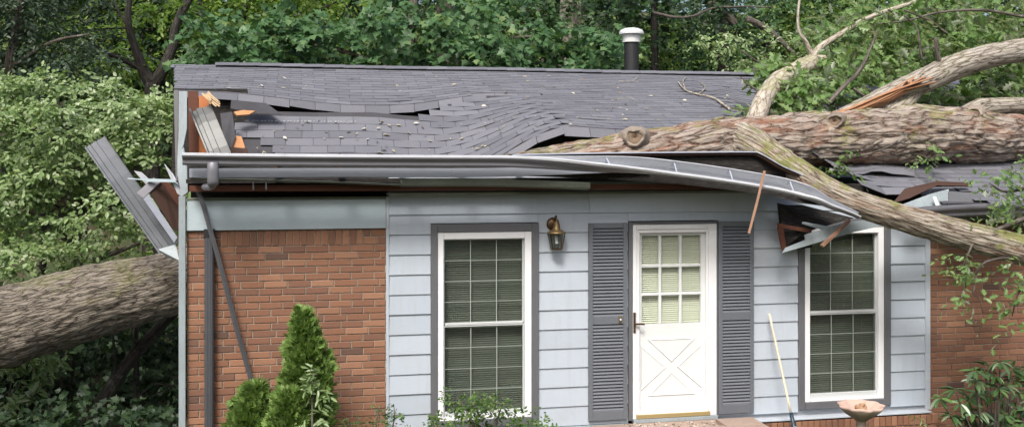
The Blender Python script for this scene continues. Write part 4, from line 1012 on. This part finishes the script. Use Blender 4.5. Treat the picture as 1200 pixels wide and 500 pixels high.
cl = [(W(random.uniform(95,300), random.uniform(-50,80), random.uniform(8.8,10.5)), (.6,.5,.3), 15) for i in range(30)]
tree('forked_tree', 'dark forked tree behind the left end of the roof ridge', [(*gz(176,8.6),.19),(*W(178,250,8.6),.16),(*W(178,97,8.6),.125)], dk, cl, 'ovate', 'lf_bright', 'bark_dark', .4, 8, .13, (0,-.3,1), .3, G)
# maple behind the ridge
cl = []
for i in range(56):
    px = random.uniform(235,730); cl.append((W(px, random.uniform(18,92)+14*math.sin(px*.02), random.uniform(6.2,8.2)), (.55,.5,.22), 20))
tree('maple_tree', 'broad maple with lobed leaves behind the middle of the roof', [(*gz(470,8.6),.18),(*W(475,200,8.5),.15),(*W(480,60,8.3),.10),(*W(490,-40,8.2),.06)],
  [wl([(480,90,8.3,.07),(400,60,7.8,.04),(300,40,7.4,.02)]), wl([(482,80,8.3,.07),(560,50,7.8,.04),(660,40,7.4,.02)])], cl, 'maple', 'lf_maple', 'bark_mid', .38, 7, .155, (0,-.75,1), .3, G, .4, .3)
cl = [(W(random.uniform(215,420), random.uniform(-40,60), random.uniform(9,11)), (.6,.5,.4), 20) for i in range(30)]
tree('tulip_tree', 'bright yellow-green tree above the left part of the ridge', [(*gz(330,10.8),.2),(*W(335,150,10.7),.16),(*W(330,0,10.6),.12),(*W(322,-70,10.5),.08)], [wl([(332,40,10.6,.05),(380,10,10.3,.03),(415,-10,10.2,.015)])], cl, 'ovate', 'lf_bright', 'bark_dark', .4, 8, .12, (0,-.4,1), .4, G)
# standing trunks
for nm, lb, px0, px1, Y, r, bk, lm, pr, py in (('oak_tree','brown trunk behind the maple leaves above mid roof',527,522,11.5,.24,'bark_mid','lf_maple',(440,620),(-70,30)),
    ('oak_tree','thick grey trunk left of the roof vent',664,672,11,.27,'bark_pale','lf_maple',(600,760),(-70,25)), ('oak_tree','thin dark brown trunk just right of the roof vent',768,766,9,.075,'bark_dark','lf_dark',(700,850),(-60,35))):
    cl = [(W(random.uniform(*pr), random.uniform(*py), Y+random.uniform(-1.5,.4)), (.6,.5,.35), 14) for i in range(16)]
    tree(nm, lb, [(*gz(px0,Y),r*1.3),(*W(px0,150,Y),r*1.1),(*W((px0+px1)/2,45,Y),r),(*W(px1,-60,Y),r*.85)], [], cl, 'maple', lm, bk, .42, 8, .13, (0,-.6,1), .3, G)
# bright dogwood and dark foliage right of the vent
cl = [(W(random.uniform(840,960), random.uniform(35,100), random.uniform(6.5,7.5)), (.5,.4,.1), 18) for i in range(14)]
tree('dogwood', 'pale layered tree right of the roof vent, behind the ridge', [(*gz(900,7.4),.08),(*W(900,150,7.4),.06),(*W(905,70,7.3),.03)], [wl([(903,85,7.3,.03),(870,60,7,.015)])], cl, 'ovate', 'lf_dog', 'bark_mid', .3, 8, .10, (0,-.5,1), .2, G)
cl = [(W(random.uniform(700,960), random.uniform(-40,70), random.uniform(8.5,11)), (.7,.6,.4), 20) for i in range(34)]
lim = [wl([(875,22,8,.07),(895,32,8,.065),(912,45,8,.06),(925,58,8,.05),(938,70,8,.04)]), wl([(765,15,7.5,.03),(790,20,7.5,.028),(812,19,7.5,.022),(835,10,7.5,.02),(870,8,7.5,.018),(905,9,7.5,.012)]), wl([(830,0,9,.09),(852,18,9,.09),(862,30,9,.08)])]
tree('elm_tree', 'dark green tree between the vent and the broken limb', [(*gz(850,10),.16),(*W(850,150,10),.13),(*W(845,20,9.8),.1),(*W(835,-60,9.6),.06)], lim, cl, 'ovate', 'lf_maple', 'bark_mid', .42, 8, .13, (0,-.5,1), .3, G)
cl = [(W(random.uniform(940,1260), random.uniform(-60,110), random.uniform(5.5,9)), (.7,.6,.4), 22) for i in range(44)]
tree('elm_tree', 'mid green tree behind the broken limb at the top right', [(*gz(1090,8.2),.16),(*W(1090,150,8.2),.13),(*W(1085,20,8.0),.09),(*W(1080,-60,7.9),.05)], [wl([(1086,60,8,.05),(1130,30,7.6,.03)])], cl, 'ovate', 'lf_wood', 'bark_mid', .42, 8, .13, (0,-.5,1), .3, G)
# undergrowth left of the house, below the trunk
L = Leaves('maple')
for i in range(170):
    Y = random.uniform(2.6,7); px = random.uniform(-60,225 if Y > 3 else 200); put_clump(L, W(px, random.uniform(360,540), Y), (.45,.4,.28), 15, .3, 7, .105, (0,-.5,1), .4, .35, .1, .4)
for i in range(26):
    Y = random.uniform(.2,2.6); px = random.uniform(-60,205); put_clump(L, W(px, random.uniform(475,540), Y), (.35,.35,.15), 14, .25, 7, .09, (0,-.5,1), .4, .35, .1, .4)
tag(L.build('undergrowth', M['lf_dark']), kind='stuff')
L = Leaves('ovate')
for i in range(120):
    Y = random.uniform(6.5,10); px = random.uniform(-420,260); put_clump(L, W(px, random.uniform(250,480), Y), (.6,.5,.35), 18, .35, 8, .11, (0,-.4,1), .5, .3, .1, .4)
tag(L.build('undergrowth_bank', M['lf_wood']), kind='stuff')
for lb, lim in (('bare dark sapling leaning under the left trunk', [[(95,520,2.3,.09),(120,470,2.3,.085),(150,425,2.3,.075),(185,385,2.3,.07),(215,355,2.3,.06)],[(150,425,2.3,.03),(158,400,2.25,.025),(160,370,2.25,.02)],[(120,470,2.3,.03),(135,440,2.25,.02),(132,390,2.25,.015)]]),
                ('thin dark sapling rising by the left house corner', [[(150,530,2.5,.045),(158,480,2.5,.04),(160,430,2.5,.035),(159,370,2.5,.03)],[(158,470,2.5,.02),(180,450,2.45,.015),(205,452,2.45,.01)]]),
                ('dark stem among the leaves above the left trunk', [[(48,330,4.6,.05),(52,290,4.6,.045),(50,250,4.6,.04)],[(52,290,4.6,.02),(70,270,4.5,.015)]])):
    p = W(*lim[0][0][:3]); e = empty('sapling', p, lb, 'sapling', 'saplings under the left trees'); t = Tubes()
    for l in lim: t.add(wl(l), 8, 6, .08, 5)
    t.build('trunk', M['bark_dark'], e)
    L = Leaves('ovate'); q = lim[-1][-1]; put_clump(L, W(*q[:3]), (.3,.2,.2), 8, .2, 6, .09); L.build('crown', M['lf_dark'], e)
e = empty('leafy_shoot', W(10,520,2.2), 'light green shoot with long leaflets in the lower left corner', 'plant'); L = Leaves('long')
t = Tubes()
for q in ([(5,540,2.2,.02),(8,480,2.2,.014),(15,440,2.15,.008)],[(8,470,2.2,.01),(30,440,2.1,.006),(55,420,2.1,.004)],[(8,490,2.2,.01),(40,462,2.1,.006),(60,430,2.1,.004)]): t.add(wl(q), 6, 5)
t.build('stem', M['bark_mid'], e)
for px, py in ((15,440),(35,425),(55,420),(20,455),(45,432),(60,412),(30,412),(12,470),(3,430)):
    P = np.array([W(px+random.uniform(-8,8), py+random.uniform(-6,6), 2.1+random.uniform(-.1,.1)) for _ in range(3)]); L.twigs(P, rng.normal(0,.5,(3,3))+np.array([.5,-.4,-.1]), .2, 7, .16, (0,-.6,1), .4)
L.build('crown', M['lf_dog'], e)

# ------------------------------------------------------------------ garden
def thuja(name, label, base_px, Y, prof, n):
    """prof: rows (py, left px, right px)"""
    e = empty(name, W(base_px, 520, Y), label, 'conifer', 'clipped conifers by the brick wall')
    t = Tubes(); t.add(wl([(base_px,540,Y,.03),((prof[0][1]+prof[0][2])/2,prof[0][0]+8,Y,.008)]), 7, 6); t.build('trunk', M['bark_mid'], e)
    c = MB(); core = []
    L = Leaves('frond'); tot = sum((r-l) for _, l, r in prof)
    py0, py1 = prof[0][0], prof[-1][0]; P = []; D = []; 
    tabL = [(p, l) for p, l, r in prof]; tabR = [(p, r) for p, l, r in prof]
    for i in range(n):
        for _ in range(20):
            py = random.uniform(py0, py1); l, r = lerp_tab(py, tabL), lerp_tab(py, tabR)
            if random.random() < (r-l)/130: break
        cx = (l+r)/2; hw = (r-l)/2; a = random.uniform(0, 2*math.pi); rr = math.sqrt(random.uniform(.12,1))
        lump = .86+.13*math.sin(3*a+py*.12)+.11*math.sin(7*a-py*.31)
        p0 = W(cx, py, Y); sc = proj(p0)[2]/F; rad = hw*sc*rr*lump
        P.append(p0+Vector((math.cos(a)*rad, math.sin(a)*rad, 0))); D.append((math.cos(a)*.75+random.gauss(0,.25), math.sin(a)*.75+random.gauss(0,.25), .75+random.gauss(0,.3)))
    P = np.array(P); D = norm(np.array(D)); U = norm(np.cross(D, rng.normal(0,1,(n,3)))); L.put(P, D, U, rng.uniform(.055,.12,n)); L.build('foliage', M['lf_thuja'], e)
thuja('thuja_shrub', 'tall cone-shaped green conifer in front of the left brick wall', 352, -.75, [(364,350,358),(376,346,367),(395,340,372),(415,336,384),(440,330,389),(465,328,390),(490,328,388),(540,325,388)], 5200)
thuja('thuja_shrub', 'small low conifer at the left foot of the tall one', 300, -.8, [(450,296,308),(462,285,312),(476,272,318),(490,266,322),(540,262,325)], 1900)
thuja('thuja_shrub', 'rounded conifer bush in front of the tall cone', 336, -1.0, [(458,330,346),(468,322,354),(482,318,358),(500,316,360),(540,316,360)], 1900)
def shrub(name, label, stems, clumps, kind, lm, tl, k, size, cat='shrub', up=(0,-.4,1), group=None):
    p = W(*stems[0][0][:3]); e = empty(name, p, label, cat, group); t = Tubes()
    for s_ in stems: t.add(wl(s_), 6, 5)
    t.build('stem', M['bark_mid'], e); L = Leaves(kind)
    for c, rad, n in clumps: put_clump(L, c, rad, n, tl, k, size, up, .6, .1, .1, .35)
    L.build('foliage', M[lm], e)
shrub('broadleaf_shoot', 'pale broad-leaved shoot rising in front of the conifers', [[(366,560,-1.15,.012),(366,480,-1.15,.01),(368,437,-1.15,.005)]],
  [(W(368,440,-1.15),(.06,.06,.04),5),(W(364,452,-1.15),(.10,.08,.03),6),(W(370,464,-1.15),(.10,.08,.04),6),(W(366,485,-1.15),(.10,.1,.08),7)], 'long', 'lf_dog', .10, 6, .10, 'plant')
cl = [(W(px, py, -.9+random.uniform(-.15,.15)), (.13,.13,.07), 13) for px, py in ((520,492),(540,484),(552,474),(535,468),(560,486),(580,480),(586,472),(575,494),(600,490),(545,498),(620,494),(598,500),(562,500),(512,500),(632,502),(640,506),(570,470))]
shrub('azalea_bush', 'small-leaved green bush below the left window', [[(565,560,-.9,.02),(555,500,-.9,.012),(540,470,-.9,.006)],[(565,560,-.9,.02),(580,500,-.9,.012),(588,475,-.9,.006)],[(565,560,-.9,.02),(610,510,-.9,.012),(635,500,-.9,.006)]], cl, 'ovate', 'lf_azal', .10, 8, .05)
cl = [(W(px, py, -.8+random.uniform(-.1,.1)), (.09,.09,.07), 7) for px, py in ((440,486),(455,480),(462,492),(412,495),(425,500),(446,498),(470,497),(405,502))]
shrub('boxwood_bush', 'thin twiggy bush between the conifers and the left window', [[(440,560,-.8,.012),(440,500,-.8,.008),(446,474,-.8,.004)],[(440,560,-.8,.012),(460,500,-.8,.008),(462,476,-.8,.003)],[(440,560,-.8,.01),(412,510,-.8,.006),(408,488,-.8,.003)]], cl, 'ovate', 'lf_azal', .08, 7, .04)
shrub('grass_shoot', 'small green shoot beside the bird bath', [[(1072,540,-.5,.006),(1072,490,-.5,.003)]], [(W(1074,490,-.5),(.06,.05,.03),3)], 'long', 'lf_dog', .08, 5, .09, 'plant')
# rhododendron: every leaf on its own
e = empty('rhododendron', W(1165,540,-.7), 'broad-leaved rhododendron bush in the lower right corner', 'shrub'); t = Tubes()
tips = [(1102,466),(1120,456),(1136,468),(1148,447),(1160,429),(1166,440),(1172,424),(1185,432),(1198,440),(1208,430),(1180,452),(1196,460),(1160,462),(1175,470),(1190,478),(1150,482),(1168,490),(1135,492),(1115,486),(1200,495),(1185,498),(1210,470),(1155,500),(1212,450),(1125,472),(1143,460),(1188,444),(1170,455),(1205,482),(1178,486)]
tips += [(random.uniform(1140,1210), random.uniform(432,500)) for _ in range(8)]
T, fs = LEAF['rhod']; rm = []
for v_ in range(3):
    me = bpy.data.meshes.new('leaf'); me.from_pydata([tuple(p*np.array([1,1,1+.5*v_])) for p in T], [], fs); rm.append(me)
def leaf_single():
    m, nt, b = mat('leaf_rhododendron_single'); c = ramp(nt, N(nt, 'ShaderNodeObjectInfo').outputs['Random'], [(0,(.035,.08,.022)),(.5,(.055,.12,.035)),(1,(.11,.18,.055))])
    nt.links.new(c, b.inputs['Base Color']); b.inputs['Roughness'].default_value = .35; return m
lm_ = leaf_single()
for me in rm: me.materials.append(lm_)
for i, (px, py) in enumerate(tips):
    Y = -.7+random.uniform(-.3,.3); c = W(px, py, Y); t.add(wl([(1165+(px-1165)*.2,560,-.7,.02),(1165+(px-1165)*.6,510,(-.7+Y)/2,.012),(px,py+2,Y,.006)]), 6, 4)
    ax = Vector((random.gauss(0,.3), -.35+random.gauss(0,.25), 1)).normalized()
    for j in range(8):
        a = j*2.4+random.uniform(-.3,.3); q = ax.to_track_quat('Z','Y'); el = random.uniform(-.35,.3)
        d = q@Vector((math.cos(a)*math.cos(el), math.sin(a)*math.cos(el), math.sin(el))); yv = ax.cross(d).normalized(); zv = d.cross(yv)
        o = link('leaf', random.choice(rm), e, tuple(c+d*.01)); mm = Matrix((d, yv, zv)).transposed(); o.rotation_euler = mm.to_euler(); s_ = random.uniform(.10,.16); o.scale = (s_, s_, s_)
t.build('stem', M['bark_mid'], e)
# bird bath
c = W(1009,478,-.75); sc = proj(c)[2]/F*.95; BB = empty('bird_bath', (c.x, c.y, -.34), 'terracotta bird bath with a scalloped rim below the right window', 'bird bath')
scal = lambda a, k: 1+(.065*math.cos(9*a) if k in (3,4,5,6) else 0)
zr = W(1009,473.5,-.75).z; b = MB()
b.lathe([(6*sc,zr-20*sc),(9*sc,zr-17.5*sc),(19*sc,zr-11*sc),(26.5*sc,zr-3*sc),(27.2*sc,zr),(26*sc,zr+.3*sc),(24.5*sc,zr-1.2*sc),(15*sc,zr-7*sc),(.001,zr-8*sc)], (c.x,c.y,0), 54, (0,0,1), scal); b.m = [1 if f_ < 54*3 else 0 for f_ in range(len(b.f))]; b.build('bowl', [M['terra'], M['bowl_out']], BB, True)
b = MB(); b.lathe([(.001,-.34),(16*sc,-.34),(15*sc,-.28),(9*sc,-.22),(6*sc,zr-.55),(7*sc,zr-.3),(6*sc,zr-19.5*sc)], (c.x,c.y,0), 24); b.build('pedestal', M['bowl_out'], BB, True)
b = MB()
for dx, dy, dz, r in ((-4,0,-1.5,4.5),(1,0,.5,3.6),(5,1,-2,3.6),(-1,-2,-3,4),(3,-2,2.0,1.8)):
    b.lathe([(.001,-r*sc*.8),(r*sc*.75,-r*sc*.5),(r*sc,0),(r*sc*.7,r*sc*.5),(.001,r*sc*.7)], (c.x+dx*sc, c.y+dy*sc, zr+(dz-1.2)*sc), 10)
b.lathe([(.001,-8*sc),(9*sc,-7.5*sc),(6*sc,-3*sc),(.001,-2.4*sc)], (c.x, c.y, zr), 12); b.build('ornament', M['terra2'] if 'terra2' in M else painted('ornament_clay', (.36,.22,.13), .85, .3, (14,14,14), (.16,.12,.07), .6, 0, .6), BB, True)
# long-handled tool
p0, p1 = W(901.5,367,-.10), W(927,484,-.42); BT = empty('broom', W(934,520,-.5), 'long-handled tool with a dark blue head leaning on the siding', 'tool')
t = Tubes(); t.add([(*p0,.0135),(*p0.lerp(p1,.5),.0135),(*p1,.0135)], 10, 4); 
ho = t.build('handle', M['handle_wood'], BT)
d = (p1-p0).normalized(); b = MB(); b.lathe([(.001,-.01),(.021,-.01),(.022,.10),(.026,.12),(.05,.2),(.055,.27),(.001,.28)], tuple(p1), 16, tuple(d)); b.build('socket', M['blue'], BT, True)
b = MB(); q0 = p1+d*.27; b.beam(q0, q0+d*.1, .30, .06); b.build('head', M['blue'], BT)
b = MB(); q1 = p1+d*.2; b.lathe([(.001,.004),(.016,.003),(.018,0)], tuple(p1+d*.14+Vector((0,-.045,0))), 10, (0,-1,.2)); b.build('badge', M['frieze'], BT)
# twig lying on the shingles and scattered bits of leaf and bark
def on_roof(px, py):
    best = None
    for i in range(80, 380):
        n = i/10; y, z = plane(n); q = W(px, py, y)
        v = posA(q.x, n).z
        if best is None or abs(v-q.z) < best[0]: best = (abs(v-q.z), Vector((q.x, y, v)))
    return best[1]
def roof_twig(pts, label, r=.014):
    e = empty('fallen_twig', on_roof(*pts[0][0]), label, 'twig', 'twigs lying on the shingles'); t = Tubes()
    for k_, l in enumerate(pts): t.add([(*(on_roof(*p)+Vector((0,-.01,.028))), r*(1-.5*i/len(l))*(1 if k_ == 0 else .5)) for i, p in enumerate(l)], 7, 5, .1, 9)
    t.build('twig', M['bark_pale'], e)
roof_twig([[(855,131),(846,124),(835,117),(818,113),(803,108),(794,98)],[(803,108),(800,98),(804,92)],[(818,113),(826,105),(820,98)]], 'forked grey twig lying on the roof left of the broken limb', .016)
roof_twig([[(725,98),(740,97),(748,92)],[(740,97),(748,99)]], 'thin pale twig on the shingles below the vent', .006)
roof_twig([[(716,120),(735,117),(743,119)]], 'short thin twig on the shingles in mid roof', .005)
L = Leaves('ovate'); P = []
for i in range(170):
    px, py = random.uniform(210,870), random.uniform(90,150)
    if py > 108 and px < 560: continue
    P.append(on_roof(px, py)+Vector((0,-.01,.02)))
for i in range(80):
    x = XRp(random.uniform(300,600)); P.append(posB(x, random.uniform(11,17.5))+Vector((0,-.015,.018)))
n = len(P); L.put(np.array(P), norm(rng.normal(0,1,(n,3))*np.array([1,.4,.25])), norm(rng.normal(0,.3,(n,3))+np.array([0,-.3,1])), rng.uniform(.025,.075,n))
tag(L.build('leaf_litter', leaf('dry_leaf', [(0,(.16,.09,.04)),(.5,(.42,.38,.25)),(1,(.62,.6,.5))], .1)), kind='stuff')
b = MB()
for i in range(420):
    x, y = random.uniform(WXp(735,-.2), WXp(868,-.2)), random.uniform(-.95,-.08); s_ = random.uniform(.006,.018)
    b.lathe([(.001,-s_*.4),(s_,-.1*s_),(s_*.7,s_*.5),(.001,s_*.6)], (x, y, .004), 5)
tag(b.build('gravel', M['stone']), kind='stuff')
